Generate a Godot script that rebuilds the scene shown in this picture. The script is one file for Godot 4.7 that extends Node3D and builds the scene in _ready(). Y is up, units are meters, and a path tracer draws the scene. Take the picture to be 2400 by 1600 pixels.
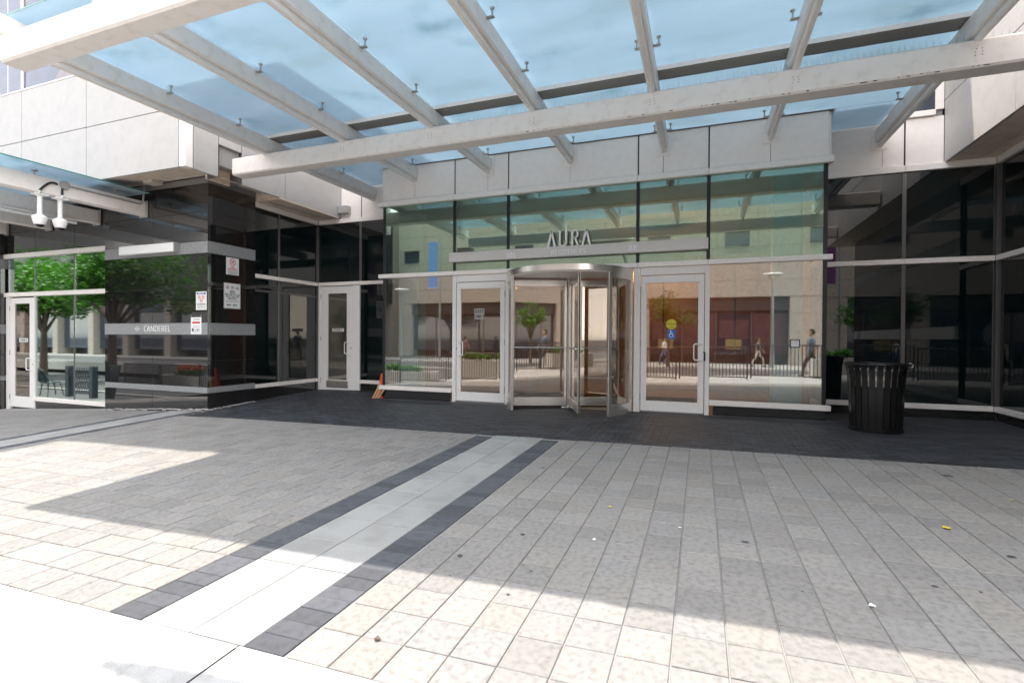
extends Node3D
# Glass canopied entrance of an apartment tower, built in metres. x runs along the facade, -z goes into the building.

const ENTRY_Z := -9.3
const WALL_Z := -10.25
const SIDE_X := -9.12
const GLASS_Y := 4.95
var M := {}
var origin := {}
var meshes := {}
var used := {}
var rng := RandomNumberGenerator.new()
var V := PackedVector3Array()
var N := PackedVector3Array()
var cam: Camera3D

# ---------------------------------------------------------------- ground form
func gh(x: float, z: float) -> float:
	var xc := clampf(x, -17.0, 9.0)
	var zc := clampf(z, -12.0, 1.2)
	var l: float = log(1.0 + exp(minf(40.0, -(xc + 8.5) / 0.4))) * 0.4
	var y := 0.005 * xc + (zc + 9.3) * (-0.011 + 0.003 * xc) - 0.042 * l
	y -= 0.03 * clampf(z + 1.745, 0.0, 4.0)
	return y

func ground_frame(x: float, z: float) -> Basis:
	var e := 0.1
	var tx := Vector3(2 * e, gh(x + e, z) - gh(x - e, z), 0).normalized()
	var tz := Vector3(0, gh(x, z + e) - gh(x, z - e), 2 * e).normalized()
	var up := tz.cross(tx).normalized()
	return Basis(tx, up, tx.cross(up).normalized())

# ---------------------------------------------------------------- mesh helpers
func begin() -> void:
	V = PackedVector3Array()
	N = PackedVector3Array()

func tri(a: Vector3, b: Vector3, c: Vector3, out: Vector3) -> void:
	var n := (c - a).cross(b - a)
	if n.dot(out) < 0:
		var t := b
		b = c
		c = t
		n = -n
	n = n.normalized()
	V.append_array([a, b, c])
	N.append_array([n, n, n])

func quad(a: Vector3, b: Vector3, c: Vector3, d: Vector3, out: Vector3) -> void:
	tri(a, b, c, out)
	tri(a, c, d, out)

func squad(p: Array, n: Array) -> void:
	# smooth quad, normals given
	var i := [0, 1, 2, 0, 2, 3]
	var g: Vector3 = (p[2] - p[0]).cross(p[1] - p[0]) + (p[3] - p[0]).cross(p[2] - p[0])
	if g.dot(n[0] + n[1] + n[2] + n[3]) < 0:
		i = [0, 2, 1, 0, 3, 2]
	for k in i:
		V.append(p[k])
		N.append(n[k])

func commit() -> ArrayMesh:
	var a := []
	a.resize(Mesh.ARRAY_MAX)
	a[Mesh.ARRAY_VERTEX] = V
	a[Mesh.ARRAY_NORMAL] = N
	var m := ArrayMesh.new()
	if V.size() > 0:
		m.add_surface_from_arrays(Mesh.PRIMITIVE_TRIANGLES, a)
	return m

func cbox(c: Vector3, s: Vector3, b := 0.0) -> void:
	var h := s * 0.5
	b = minf(b, minf(h.x, minf(h.y, h.z)) * 0.8)
	if b <= 0.0:
		for ax in 3:
			for sg in [-1.0, 1.0]:
				var o := Vector3.ZERO
				o[ax] = sg
				var u := Vector3.ZERO
				var w := Vector3.ZERO
				u[(ax + 1) % 3] = h[(ax + 1) % 3]
				w[(ax + 2) % 3] = h[(ax + 2) % 3]
				var f: Vector3 = c + o * h[ax]
				quad(f - u - w, f + u - w, f + u + w, f - u + w, o)
		return
	var i := h - Vector3(b, b, b)
	for ax in 3:
		var a1 := (ax + 1) % 3
		var a2 := (ax + 2) % 3
		for sg in [-1.0, 1.0]:
			var o := Vector3.ZERO
			o[ax] = sg
			var u := Vector3.ZERO
			var w := Vector3.ZERO
			u[a1] = i[a1]
			w[a2] = i[a2]
			var f: Vector3 = c + o * h[ax]
			quad(f - u - w, f + u - w, f + u + w, f - u + w, o)
		for s1 in [-1.0, 1.0]:
			for s2 in [-1.0, 1.0]:
				var e1 := Vector3.ZERO
				var e2 := Vector3.ZERO
				e1[a1] = s1 * h[a1]
				e1[a2] = s2 * i[a2]
				e2[a1] = s1 * i[a1]
				e2[a2] = s2 * h[a2]
				var l := Vector3.ZERO
				l[ax] = i[ax]
				quad(c + e1 - l, c + e1 + l, c + e2 + l, c + e2 - l, e1 + e2)
	for sx in [-1.0, 1.0]:
		for sy in [-1.0, 1.0]:
			for sz in [-1.0, 1.0]:
				tri(c + Vector3(sx * h.x, sy * i.y, sz * i.z), c + Vector3(sx * i.x, sy * h.y, sz * i.z), c + Vector3(sx * i.x, sy * i.y, sz * h.z), Vector3(sx, sy, sz))

func bmesh(s: Vector3, b: float) -> ArrayMesh:
	var k := "%.4f %.4f %.4f %.4f" % [s.x, s.y, s.z, b]
	if not meshes.has(k):
		begin()
		cbox(Vector3.ZERO, s, b)
		meshes[k] = commit()
	return meshes[k]

func tube(p: Array, r: float, seg := 8, caps := true) -> void:
	var rings := []
	var norms := []
	var prev := Vector3.ZERO
	for k in p.size():
		var d: Vector3
		if k == 0:
			d = p[1] - p[0]
		elif k == p.size() - 1:
			d = p[k] - p[k - 1]
		else:
			d = (p[k + 1] - p[k]).normalized() + (p[k] - p[k - 1]).normalized()
		d = d.normalized()
		var u := prev
		if k == 0:
			u = d.cross(Vector3.UP if absf(d.y) < 0.9 else Vector3.RIGHT).normalized()
		else:
			u = (u - d * u.dot(d)).normalized()
		prev = u
		var w := d.cross(u)
		var ring := []
		var nn := []
		for i in seg:
			var a := TAU * i / seg
			var n: Vector3 = u * cos(a) + w * sin(a)
			ring.append(p[k] + n * r)
			nn.append(n)
		rings.append(ring)
		norms.append(nn)
	for k in p.size() - 1:
		for i in seg:
			var j := (i + 1) % seg
			squad([rings[k][i], rings[k][j], rings[k + 1][j], rings[k + 1][i]], [norms[k][i], norms[k][j], norms[k + 1][j], norms[k + 1][i]])
	if caps:
		for e in [[0, p[0] - p[1]], [p.size() - 1, p[p.size() - 1] - p[p.size() - 2]]]:
			for i in seg:
				tri(p[e[0]], rings[e[0]][i], rings[e[0]][(i + 1) % seg], e[1])

func taper(a: Vector3, b: Vector3, ra: float, rb: float, seg := 8) -> void:
	var d := (b - a).normalized()
	var u := d.cross(Vector3.UP if absf(d.y) < 0.9 else Vector3.RIGHT).normalized()
	var w := d.cross(u)
	for i in seg:
		var n := []
		for k in [i, i + 1]:
			n.append(u * cos(TAU * k / seg) + w * sin(TAU * k / seg))
		squad([a + n[0] * ra, a + n[1] * ra, b + n[1] * rb, b + n[0] * rb], [n[0], n[1], n[1], n[0]])
		tri(a, a + n[0] * ra, a + n[1] * ra, -d)
		tri(b, b + n[0] * rb, b + n[1] * rb, d)

func lathe(prof: Array, seg := 24, c := Vector3.ZERO, a0 := 0.0, a1 := TAU) -> void:
	# profile of Vector2(radius, height)
	for k in prof.size() - 1:
		var p: Vector2 = prof[k]
		var q: Vector2 = prof[k + 1]
		var nr := Vector2(q.y - p.y, p.x - q.x).normalized()
		for i in seg:
			var t0 := a0 + (a1 - a0) * i / seg
			var t1 := a0 + (a1 - a0) * (i + 1) / seg
			var d0 := Vector3(sin(t0), 0, cos(t0))
			var d1 := Vector3(sin(t1), 0, cos(t1))
			var up := Vector3.UP
			squad([c + d0 * p.x + up * p.y, c + d1 * p.x + up * p.y, c + d1 * q.x + up * q.y, c + d0 * q.x + up * q.y],
				[d0 * nr.x + up * nr.y, d1 * nr.x + up * nr.y, d1 * nr.x + up * nr.y, d0 * nr.x + up * nr.y])

func stroke(pts: Array, w: float, depth: float) -> void:
	# flat letter strokes in the xy plane facing +z
	for k in pts.size() - 1:
		var a: Vector2 = pts[k]
		var b: Vector2 = pts[k + 1]
		var d := (b - a).normalized()
		var n := Vector2(-d.y, d.x) * w * 0.5
		a -= d * w * 0.12
		b += d * w * 0.12
		var q := [a + n, b + n, b - n, a - n]
		var f := []
		var g := []
		for p in q:
			f.append(Vector3(p.x, p.y, depth))
			g.append(Vector3(p.x, p.y, 0))
		quad(f[0], f[1], f[2], f[3], Vector3.BACK)
		for i in 4:
			var j := (i + 1) % 4
			var mid: Vector2 = (q[i] + q[j]) * 0.5 - (a + b) * 0.5
			quad(f[i], f[j], g[j], g[i], Vector3(mid.x, mid.y, 0))

# ---------------------------------------------------------------- scene helpers
func numbered(called: String) -> String:
	var n: int = used.get(called, 0)
	used[called] = n + 1
	return called if n == 0 else "%s_%03d" % [called, n]

func thing(called: String, label: String, category: String, at := Vector3.ZERO, group := "", kind := "") -> Node3D:
	var o := Node3D.new()
	o.name = numbered(called)
	add_child(o)
	o.position = at
	origin[o] = at
	o.set_meta("label", label)
	o.set_meta("category", category)
	if group != "":
		o.set_meta("group", group)
	if kind != "":
		o.set_meta("kind", kind)
	return o

func single(called: String, mesh: Mesh, mat: Material, label: String, category: String, at := Vector3.ZERO, group := "", kind := "") -> MeshInstance3D:
	var o := MeshInstance3D.new()
	o.name = numbered(called)
	o.mesh = mesh
	o.material_override = mat
	add_child(o)
	o.position = at
	origin[o] = at
	o.set_meta("label", label)
	o.set_meta("category", category)
	if group != "":
		o.set_meta("group", group)
	if kind != "":
		o.set_meta("kind", kind)
	return o

func part(parent: Node3D, called: String, mesh: Mesh, mat: Material, at := Vector3.ZERO, b := Basis.IDENTITY) -> MeshInstance3D:
	# at: world position; parents are never turned
	var o := MeshInstance3D.new()
	o.name = called
	o.mesh = mesh
	o.material_override = mat
	parent.add_child(o, true)
	o.transform = Transform3D(b, at - origin[parent])
	origin[o] = at
	return o

func box(parent: Node3D, called: String, lo: Vector3, hi: Vector3, mat: Material, b := 0.0) -> MeshInstance3D:
	var s := (hi - lo).abs()
	return part(parent, called, bmesh(s, b), mat, (lo + hi) * 0.5)

func ntex(sd: int, freq: float, cols: Array, size := 512, oct := 4, kind := FastNoiseLite.TYPE_SIMPLEX_SMOOTH, offs := []) -> NoiseTexture2D:
	var f := FastNoiseLite.new()
	f.seed = sd
	f.noise_type = kind
	f.frequency = freq
	f.fractal_octaves = oct
	var t := NoiseTexture2D.new()
	t.width = size
	t.height = size
	t.seamless = true
	t.generate_mipmaps = false
	t.noise = f
	var g := Gradient.new()
	var cs := PackedColorArray()
	var os := PackedFloat32Array()
	for k in cols.size():
		cs.append(cols[k])
		os.append(offs[k] if offs.size() > 0 else float(k) / (cols.size() - 1))
	g.colors = cs
	g.offsets = os
	t.color_ramp = g
	return t

func lin(r: float, g: float, b: float, a := 1.0) -> Color:
	var c := Color(r, g, b).linear_to_srgb()
	c.a = a
	return c

func grey(v: float) -> Color:
	return Color(v, v, v)

func mat(called: String, c: Color, rough := 0.6, metal := 0.0, spec := 0.5) -> StandardMaterial3D:
	var m := StandardMaterial3D.new()
	m.resource_name = called
	m.albedo_color = c
	m.roughness = rough
	m.metallic = metal
	m.metallic_specular = spec
	M[called] = m
	return m

func tri_tex(m: StandardMaterial3D, t: Texture2D, scale: float) -> StandardMaterial3D:
	m.albedo_texture = t
	m.uv1_triplanar = true
	m.uv1_world_triplanar = true
	m.uv1_scale = Vector3.ONE * scale
	return m

func detail(m: StandardMaterial3D, t: Texture2D, scale: float) -> void:
	m.detail_enabled = true
	m.detail_albedo = t
	m.detail_blend_mode = BaseMaterial3D.BLEND_MODE_MUL
	m.detail_uv_layer = BaseMaterial3D.DETAIL_UV_2
	m.uv2_triplanar = true
	m.uv2_world_triplanar = true
	m.uv2_scale = Vector3.ONE * scale

func bump(m: StandardMaterial3D, t: Texture2D, cm: float) -> void:
	m.heightmap_enabled = true
	m.heightmap_texture = t
	m.heightmap_scale = cm

func text(s: String, height: float, depth := 0.002, bold := false, serif := false) -> TextMesh:
	var t := TextMesh.new()
	t.text = s
	var f := SystemFont.new()
	f.font_names = PackedStringArray(["Droid Serif" if serif else "Droid Sans"])
	if bold:
		f.font_weight = 700
	t.font = f
	t.font_size = 32
	t.pixel_size = height / 23.0
	t.depth = depth
	t.curve_step = 1.0
	return t

func project(p: Vector3) -> Vector2:
	var c := cam.transform.affine_inverse() * p
	if c.z > -0.3:
		return Vector2(-9999, -9999)
	return Vector2(1200.0 + 1180.0 * c.x / -c.z, 800.0 - 1180.0 * c.y / -c.z)


func _ready() -> void:
	rng.seed = 20240611
	# camera
	cam = Camera3D.new()
	cam.name = "camera"
	cam.fov = rad_to_deg(2.0 * atan(800.0 / 1180.0))
	cam.near = 0.05
	cam.far = 900.0
	add_child(cam)
	cam.transform = Transform3D(Basis(Vector3.UP, deg_to_rad(20.519)) * Basis(Vector3.RIGHT, deg_to_rad(-0.413)) * Basis(Vector3.BACK, deg_to_rad(0.344)), Vector3(0, 1.3, 0))
	cam.current = true
	# sky and exposure
	var env := Environment.new()
	env.background_mode = Environment.BG_SKY
	var sky := Sky.new()
	var psm := ProceduralSkyMaterial.new()
	psm.sky_top_color = Color(0.81, 0.82, 0.84)
	psm.sky_horizon_color = Color(0.975, 0.95, 0.915)
	psm.sky_curve = 0.14
	psm.ground_bottom_color = Color(0.35, 0.34, 0.33)
	psm.ground_horizon_color = Color(0.70, 0.72, 0.74)
	psm.sun_angle_max = 20.0
	sky.sky_material = psm
	env.sky = sky
	env.background_energy_multiplier = 1.85
	env.tonemap_mode = Environment.TONE_MAPPER_LINEAR
	env.tonemap_exposure = 3.05
	env.ssao_enabled = true
	env.ssil_enabled = true
	env.sdfgi_enabled = true
	var we := WorldEnvironment.new()
	we.name = "environment"
	we.environment = env
	add_child(we)
	# sun: high, from the left and a little behind the building
	var sun := DirectionalLight3D.new()
	sun.name = "sun"
	sun.light_energy = 0.78
	sun.light_angular_distance = 0.5
	sun.light_color = Color(1.0, 0.965, 0.92)
	sun.shadow_enabled = true
	add_child(sun)
	sun.look_at_from_position(Vector3.ZERO, Vector3(0.39, -1.0, 0.125), Vector3.UP)
	make_materials()
	make_prints()
	build_ground()
	build_entrance()
	build_walls()
	build_upper()
	build_canopy()
	build_side_canopy()
	build_revolving_door()
	build_lobby()
	build_signs()
	build_objects()
	build_street()

# ---------------------------------------------------------------- materials
func make_materials() -> void:
	var speck := ntex(3, 0.25, [grey(0.72), grey(1.0), grey(1.0)], 512, 3, FastNoiseLite.TYPE_SIMPLEX_SMOOTH, [0.0, 0.45, 1.0])
	var speck2 := ntex(5, 0.35, [grey(0.45), grey(0.95), grey(1.0), grey(1.0)], 512, 2, FastNoiseLite.TYPE_SIMPLEX_SMOOTH, [0.0, 0.3, 0.5, 1.0])
	var cloudy := ntex(7, 0.008, [grey(0.92), grey(0.99), grey(1.0)], 512, 5, FastNoiseLite.TYPE_SIMPLEX_SMOOTH, [0.15, 0.5, 1.0])
	var stain := ntex(11, 0.03, [grey(0.84), grey(0.93), grey(0.985), grey(1.0)], 1024, 6, FastNoiseLite.TYPE_SIMPLEX_SMOOTH, [0.1, 0.34, 0.6, 1.0])
	var rough_h := ntex(13, 0.2, [grey(0.0), grey(1.0)], 512, 3)
	var fine := ntex(17, 0.03, [grey(0.97), grey(1.0)], 512, 4)
	# concrete pavers in tones
	var tones := [[0.46, 0.45, 0.44], [0.43, 0.42, 0.41], [0.49, 0.478, 0.465], [0.40, 0.392, 0.385], [0.455, 0.44, 0.42], [0.445, 0.44, 0.44]]
	for k in tones.size():
		var t: Array = tones[k]
		var m := tri_tex(mat("paver_%d" % k, lin(t[0] * 0.60, t[1] * 0.58, t[2] * 0.56), 0.82), speck, 1.7)
		detail(m, stain, 0.62)
		bump(m, rough_h, 0.05)
	for k in 3:
		var v: float = [0.085, 0.07, 0.1][k]
		var m := tri_tex(mat("stripe_%d" % k, lin(v * 0.92, v * 0.96, v * 1.1), 0.8), speck2, 1.4)
		detail(m, stain, 0.37)
		bump(m, rough_h, 0.1)
	for k in 2:
		var v: float = [0.34, 0.315][k]
		var m := tri_tex(mat("slab_%d" % k, lin(v, v * 0.985, v * 0.955), 0.8), speck2, 1.6)
		detail(m, cloudy, 0.5)
		bump(m, rough_h, 0.08)
	var dp := tri_tex(mat("dark_brick", Color.WHITE, 0.62), speck, 1.5)
	dp.vertex_color_use_as_albedo = true
	detail(dp, stain, 0.43)
	bump(dp, rough_h, 0.05)
	tri_tex(mat("joint_sand", lin(0.30, 0.285, 0.27), 0.95), speck, 2.0)
	tri_tex(mat("dark_bed", lin(0.035, 0.036, 0.04), 0.95), speck, 2.0)
	var sw := tri_tex(mat("sidewalk", lin(0.44, 0.43, 0.42), 0.85), speck, 1.2)
	detail(sw, stain, 0.21)
	bump(sw, rough_h, 0.05)
	var asphalt := tri_tex(mat("asphalt", lin(0.10, 0.10, 0.105), 0.85), speck2, 2.0)
	detail(asphalt, cloudy, 0.1)
	mat("road_paint", lin(0.75, 0.75, 0.72), 0.7)
	# metals and panels
	var al := tri_tex(mat("panel_grey", lin(0.88, 0.81, 0.76), 0.42, 0.0, 0.5), fine, 0.35)
	var wh := tri_tex(mat("panel_white", lin(0.45, 0.43, 0.415), 0.5), fine, 0.4)
	detail(wh, ntex(19, 0.01, [grey(0.965), grey(0.99), grey(1.0)], 512, 5, FastNoiseLite.TYPE_SIMPLEX_SMOOTH, [0.1, 0.45, 1.0]), 0.45)
	mat("core_block", lin(0.30, 0.29, 0.28), 0.9)
	mat("soffit", lin(0.78, 0.64, 0.52), 0.6)
	detail(tri_tex(M["soffit"], fine, 0.5), cloudy, 0.9)
	mat("trim", lin(0.90, 0.84, 0.795), 0.35, 0.0)
	tri_tex(M["trim"], fine, 0.8)
	mat("mullion_dark", lin(0.03, 0.032, 0.036), 0.3, 0.5)
	mat("mullion_mid", lin(0.16, 0.15, 0.15), 0.35, 0.5)
	var st := mat("canopy_paint", lin(0.84, 0.785, 0.74), 0.42, 0.0, 0.5)
	tri_tex(st, ntex(23, 0.02, [Color(0.955, 0.945, 0.935), Color(0.99, 0.99, 0.99), Color.WHITE], 512, 4, FastNoiseLite.TYPE_SIMPLEX_SMOOTH, [0.12, 0.4, 1.0]), 0.5)
	
	mat("sign_metal", lin(0.62, 0.585, 0.56), 0.4, 0.2)
	mat("chip", lin(0.13, 0.10, 0.085), 0.8)
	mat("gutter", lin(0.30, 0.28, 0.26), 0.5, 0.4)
	mat("steel", lin(0.55, 0.55, 0.55), 0.25, 1.0)
	mat("brushed", lin(0.74, 0.70, 0.66), 0.26, 0.85)
	mat("fixing", lin(0.45, 0.43, 0.41), 0.35, 0.8)
	mat("door_paint", lin(0.84, 0.81, 0.79), 0.38, 0.0)
	tri_tex(M["door_paint"], fine, 0.9)
	mat("rubber", lin(0.012, 0.012, 0.013), 0.7)
	# glass
	var flat := ntex(29, 0.01, [Color(0.96, 0.96, 0.96, 1), Color(1, 1, 1, 1)], 128, 3)
	for g in [["glass_clear", 0.66, 0.68, 0.64, 0.40], ["glass_green", 0.38, 0.54, 0.45, 0.54], ["glass_door", 0.66, 0.60, 0.53, 0.38], ["glass_mirror", 0.74, 0.84, 0.80, 0.72]]:
		var m := mat(g[0], lin(g[1], g[2], g[3], g[4]), 0.02, 1.0)
		m.transparency = BaseMaterial3D.TRANSPARENCY_ALPHA
		tri_tex(m, flat, 0.2)
	var gb := mat("glass_black", lin(0.004, 0.008, 0.009), 0.015, 0.0, 0.68)
	mat("glass_window", lin(0.02, 0.03, 0.05), 0.03, 0.0, 0.7)
	var fr := mat("glass_frit", Color.WHITE, 0.12, 0.0, 0.5)
	fr.backlight_enabled = true
	fr.backlight = lin(0.84, 0.91, 0.95)
	var ft := ntex(31, 0.006, [lin(0.52, 0.60, 0.645), lin(0.545, 0.635, 0.695), lin(0.565, 0.655, 0.72), lin(0.60, 0.685, 0.74)], 1024, 6, FastNoiseLite.TYPE_SIMPLEX_SMOOTH, [0.10, 0.30, 0.6, 0.95])
	tri_tex(fr, ft, 0.16)
	fr.uv1_scale = Vector3(0.07, 0.1, 0.2)
	detail(fr, ntex(37, 0.012, [lin(0.74, 0.81, 0.82), lin(0.92, 0.945, 0.95), Color.WHITE, Color.WHITE], 1024, 7, FastNoiseLite.TYPE_SIMPLEX_SMOOTH, [0.05, 0.2, 0.34, 1.0]), 0.12)
	fr.uv2_scale = Vector3(0.05, 0.1, 0.075)
	mat("glass_edge", lin(0.03, 0.20, 0.16), 0.1, 0.0, 0.6)
	# stone
	var gr := tri_tex(mat("granite_black", lin(0.022, 0.021, 0.022), 0.03, 0.0, 0.68), ntex(41, 0.5, [Color(0.5, 0.5, 0.5), Color(0.8, 0.8, 0.8), Color(1, 0.97, 0.95), Color(1, 1, 1)], 512, 2, FastNoiseLite.TYPE_CELLULAR), 1.6)
	detail(gr, cloudy, 0.7)
	gr.clearcoat_enabled = true
	gr.clearcoat = 0.6
	gr.clearcoat_roughness = 0.02
	var gg := tri_tex(mat("granite_grey", lin(0.30, 0.305, 0.31), 0.4), speck2, 1.8)
	detail(gg, stain, 0.6)
	mat("stone_joint", lin(0.20, 0.19, 0.18), 0.8)
	var ls := tri_tex(mat("limestone", lin(0.42, 0.37, 0.325), 0.85), speck, 0.8)
	detail(ls, stain, 0.13)
	var rub := tri_tex(mat("mortar", lin(0.42, 0.40, 0.38), 0.95), speck2, 2.0)
	bump(rub, rough_h, 0.6)
	# lobby
	mat("lobby_wood", lin(0.36, 0.17, 0.05), 0.4)
	tri_tex(M["lobby_wood"], ntex(43, 0.012, [lin(0.7, 0.6, 0.45), Color.WHITE], 512, 4), 0.5)
	mat("lobby_floor", lin(0.46, 0.34, 0.22), 0.25)
	mat("lobby_plaster", lin(0.42, 0.34, 0.25), 0.8)
	mat("lobby_gold", lin(0.62, 0.43, 0.18), 0.35, 0.5)
	mat("lobby_column", lin(0.40, 0.55, 0.56), 0.6)
	var lamp := mat("lamp_warm", lin(1.0, 0.75, 0.4), 0.4)
	lamp.emission_enabled = true
	lamp.emission = Color(1.0, 0.74, 0.4)
	lamp.emission_energy_multiplier = 0.5
	# small things
	mat("white_plastic", lin(0.86, 0.86, 0.85), 0.35)
	mat("dome_dark", lin(0.01, 0.01, 0.012), 0.05)
	mat("conduit_grey", lin(0.40, 0.39, 0.38), 0.45, 0.3)
	mat("conduit_black", lin(0.012, 0.012, 0.014), 0.5)
	mat("box_beige", lin(0.50, 0.44, 0.37), 0.5)
	mat("sign_white", lin(0.74, 0.74, 0.73), 0.4)
	mat("sign_paper", lin(0.78, 0.78, 0.77), 0.7)
	mat("print_black", lin(0.015, 0.015, 0.015), 0.6)
	mat("print_red", lin(0.55, 0.03, 0.04), 0.5)
	mat("print_blue", lin(0.02, 0.06, 0.30), 0.5)
	mat("print_grey", lin(0.25, 0.25, 0.26), 0.6)
	mat("sticker_yellow", lin(0.62, 0.55, 0.03), 0.5)
	mat("sticker_blue", lin(0.02, 0.14, 0.50), 0.4)
	mat("can_black", lin(0.008, 0.008, 0.008), 0.24, 0.0, 0.5)
	mat("bag_white", lin(0.38, 0.36, 0.34), 0.5)
	mat("hoop_reflection", lin(0.55, 0.48, 0.42), 0.3, 0.8)  # tan colour stands in for sunlit paving mirrored in the black hoop
	mat("cone_orange", lin(0.72, 0.075, 0.02), 0.5)
	tri_tex(mat("raw_wood", lin(0.48, 0.31, 0.16), 0.75), fine, 2.0)
	mat("gum", lin(0.06, 0.057, 0.055), 0.9)
	mat("leaf_yellow", lin(0.62, 0.50, 0.06), 0.8)
	# street
	var lf := mat("leaf", Color.WHITE, 0.55)
	lf.vertex_color_use_as_albedo = true
	lf.backlight_enabled = true
	lf.backlight = lin(0.35, 0.60, 0.08)
	var cl := mat("figure", Color.WHITE, 0.8)
	cl.vertex_color_use_as_albedo = true
	mat("bark", lin(0.11, 0.085, 0.065), 0.9)
	mat("rail_dark", lin(0.03, 0.03, 0.033), 0.4, 0.4)
	mat("lamp_post", lin(0.30, 0.31, 0.32), 0.35, 0.7)
	mat("planter_stone", lin(0.52, 0.50, 0.47), 0.8)
	mat("soil", lin(0.03, 0.022, 0.016), 0.95)
	mat("shop_dark", lin(0.03, 0.028, 0.032), 0.5)
	mat("shop_plum", lin(0.06, 0.022, 0.032), 0.6)
	mat("shop_yellow", lin(0.22, 0.17, 0.07), 0.6)
	mat("banner_blue", lin(0.12, 0.24, 0.55), 0.7)
	mat("banner_plum", lin(0.13, 0.03, 0.14), 0.7)
	mat("chair_green", lin(0.012, 0.04, 0.045), 0.4)
	mat("board_slate", lin(0.03, 0.05, 0.065), 0.5)

# ---------------------------------------------------------------- ground
func piece_mesh(sx: float, sz: float, h: float, b: float) -> ArrayMesh:
	# a paver, top at y 0, base open
	var k := "pv %.4f %.4f %.3f" % [sx, sz, h]
	if meshes.has(k):
		return meshes[k]
	begin()
	var hx := sx * 0.5
	var hz := sz * 0.5
	var t := [Vector3(-hx + b, 0, -hz + b), Vector3(hx - b, 0, -hz + b), Vector3(hx - b, 0, hz - b), Vector3(-hx + b, 0, hz - b)]
	var m := [Vector3(-hx, -b, -hz), Vector3(hx, -b, -hz), Vector3(hx, -b, hz), Vector3(-hx, -b, hz)]
	var d := [Vector3(-hx, -h, -hz), Vector3(hx, -h, -hz), Vector3(hx, -h, hz), Vector3(-hx, -h, hz)]
	quad(t[0], t[1], t[2], t[3], Vector3.UP)
	for i in 4:
		var j := (i + 1) % 4
		var o: Vector3 = (m[i] + m[j]) * 0.5
		quad(t[i], t[j], m[j], m[i], o + Vector3.UP * 0.1)
		quad(m[i], m[j], d[j], d[i], Vector3(o.x, 0, o.z))
	meshes[k] = commit()
	return meshes[k]

func sheet(x0: float, x1: float, z0: float, z1: float, step: float, drop: float) -> ArrayMesh:
	begin()
	var nx := maxi(1, int(ceil((x1 - x0) / step)))
	var nz := maxi(1, int(ceil((z1 - z0) / step)))
	for i in nx:
		for j in nz:
			var xa := x0 + (x1 - x0) * i / nx
			var xb := x0 + (x1 - x0) * (i + 1) / nx
			var za := z0 + (z1 - z0) * j / nz
			var zb := z0 + (z1 - z0) * (j + 1) / nz
			quad(Vector3(xa, gh(xa, za) - drop, za), Vector3(xb, gh(xb, za) - drop, za), Vector3(xb, gh(xb, zb) - drop, zb), Vector3(xa, gh(xa, zb) - drop, zb), Vector3.UP)
	return commit()

func lay(parent: Node3D, called: String, spots: Array, limit: int, mats: Array, stuff_name: String) -> void:
	# spots: [x, z, sx, sz]; the largest in the picture become pieces of their own, the rest one mesh
	for s in spots:
		var a := project(Vector3(s[0] - s[2] / 2, gh(s[0], s[1]), s[1]))
		var b := project(Vector3(s[0] + s[2] / 2, gh(s[0], s[1]), s[1]))
		var c := project(Vector3(s[0], gh(s[0], s[1]), s[1] - s[3] / 2))
		var d := project(Vector3(s[0], gh(s[0], s[1]), s[1] + s[3] / 2))
		var mid := (a + b) * 0.5
		var seen := mid.x > -60 and mid.x < 2460 and mid.y < 1680 and a.x > -9000 and d.x > -9000
		s.append(absf((b - a).cross(d - c)) if seen else 0.0)
	spots.sort_custom(func(p, q): return p[4] > q[4])
	var rest := {}
	for k in spots.size():
		var s: Array = spots[k]
		var which := rng.randi() % mats.size()
		var f := ground_frame(s[0], s[1])
		var lift := rng.randf_range(-0.0015, 0.0015)
		var tiltx := rng.randf_range(-0.004, 0.004)
		var at := Vector3(s[0], gh(s[0], s[1]) + lift, s[1])
		f = f * Basis(Vector3.RIGHT, tiltx) * Basis(Vector3.BACK, rng.randf_range(-0.004, 0.004))
		var mesh := piece_mesh(s[2], s[3], 0.03, 0.003)
		if k < limit and s[4] > 0.0:
			part(parent, called, mesh, mats[which], at, f)
		else:
			if not rest.has(which):
				rest[which] = []
			rest[which].append([mesh, Transform3D(f, at)])
	for which in rest:
		var st := SurfaceTool.new()
		st.begin(Mesh.PRIMITIVE_TRIANGLES)
		for e in rest[which]:
			st.append_from(e[0], 0, e[1])
		var o := part(parent, stuff_name, st.commit(), mats[which])
		o.set_meta("kind", "stuff")

func band(x0: float, label: String, z1 := -6.52) -> void:
	# two dark rows of small setts with a double row of pale slabs between
	var p := thing("paving_band", label, "paving", Vector3(x0, gh(x0, -4), -4), "", "structure")
	var spots := []
	for xx in [x0 + 0.12, x0 + 1.065]:
		var z := -1.805
		while z > z1 + 0.05:
			spots.append([xx, z, 0.232, 0.116])
			z -= 0.12
	lay(p, "sett", spots, 120, [M.stripe_0, M.stripe_1, M.stripe_2], "far_setts")
	spots = []
	for xx in [x0 + 0.42, x0 + 0.773]:
		var z := -1.93
		while z > z1:
			var l: float = minf(0.366, (z + 0.183 - z1) * 2 - 0.37)
			if l > 0.1:
				spots.append([xx, z, 0.347, 0.366])
			z -= 0.371
	lay(p, "slab", spots, 100, [M.slab_0, M.slab_1], "far_slabs")

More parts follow.
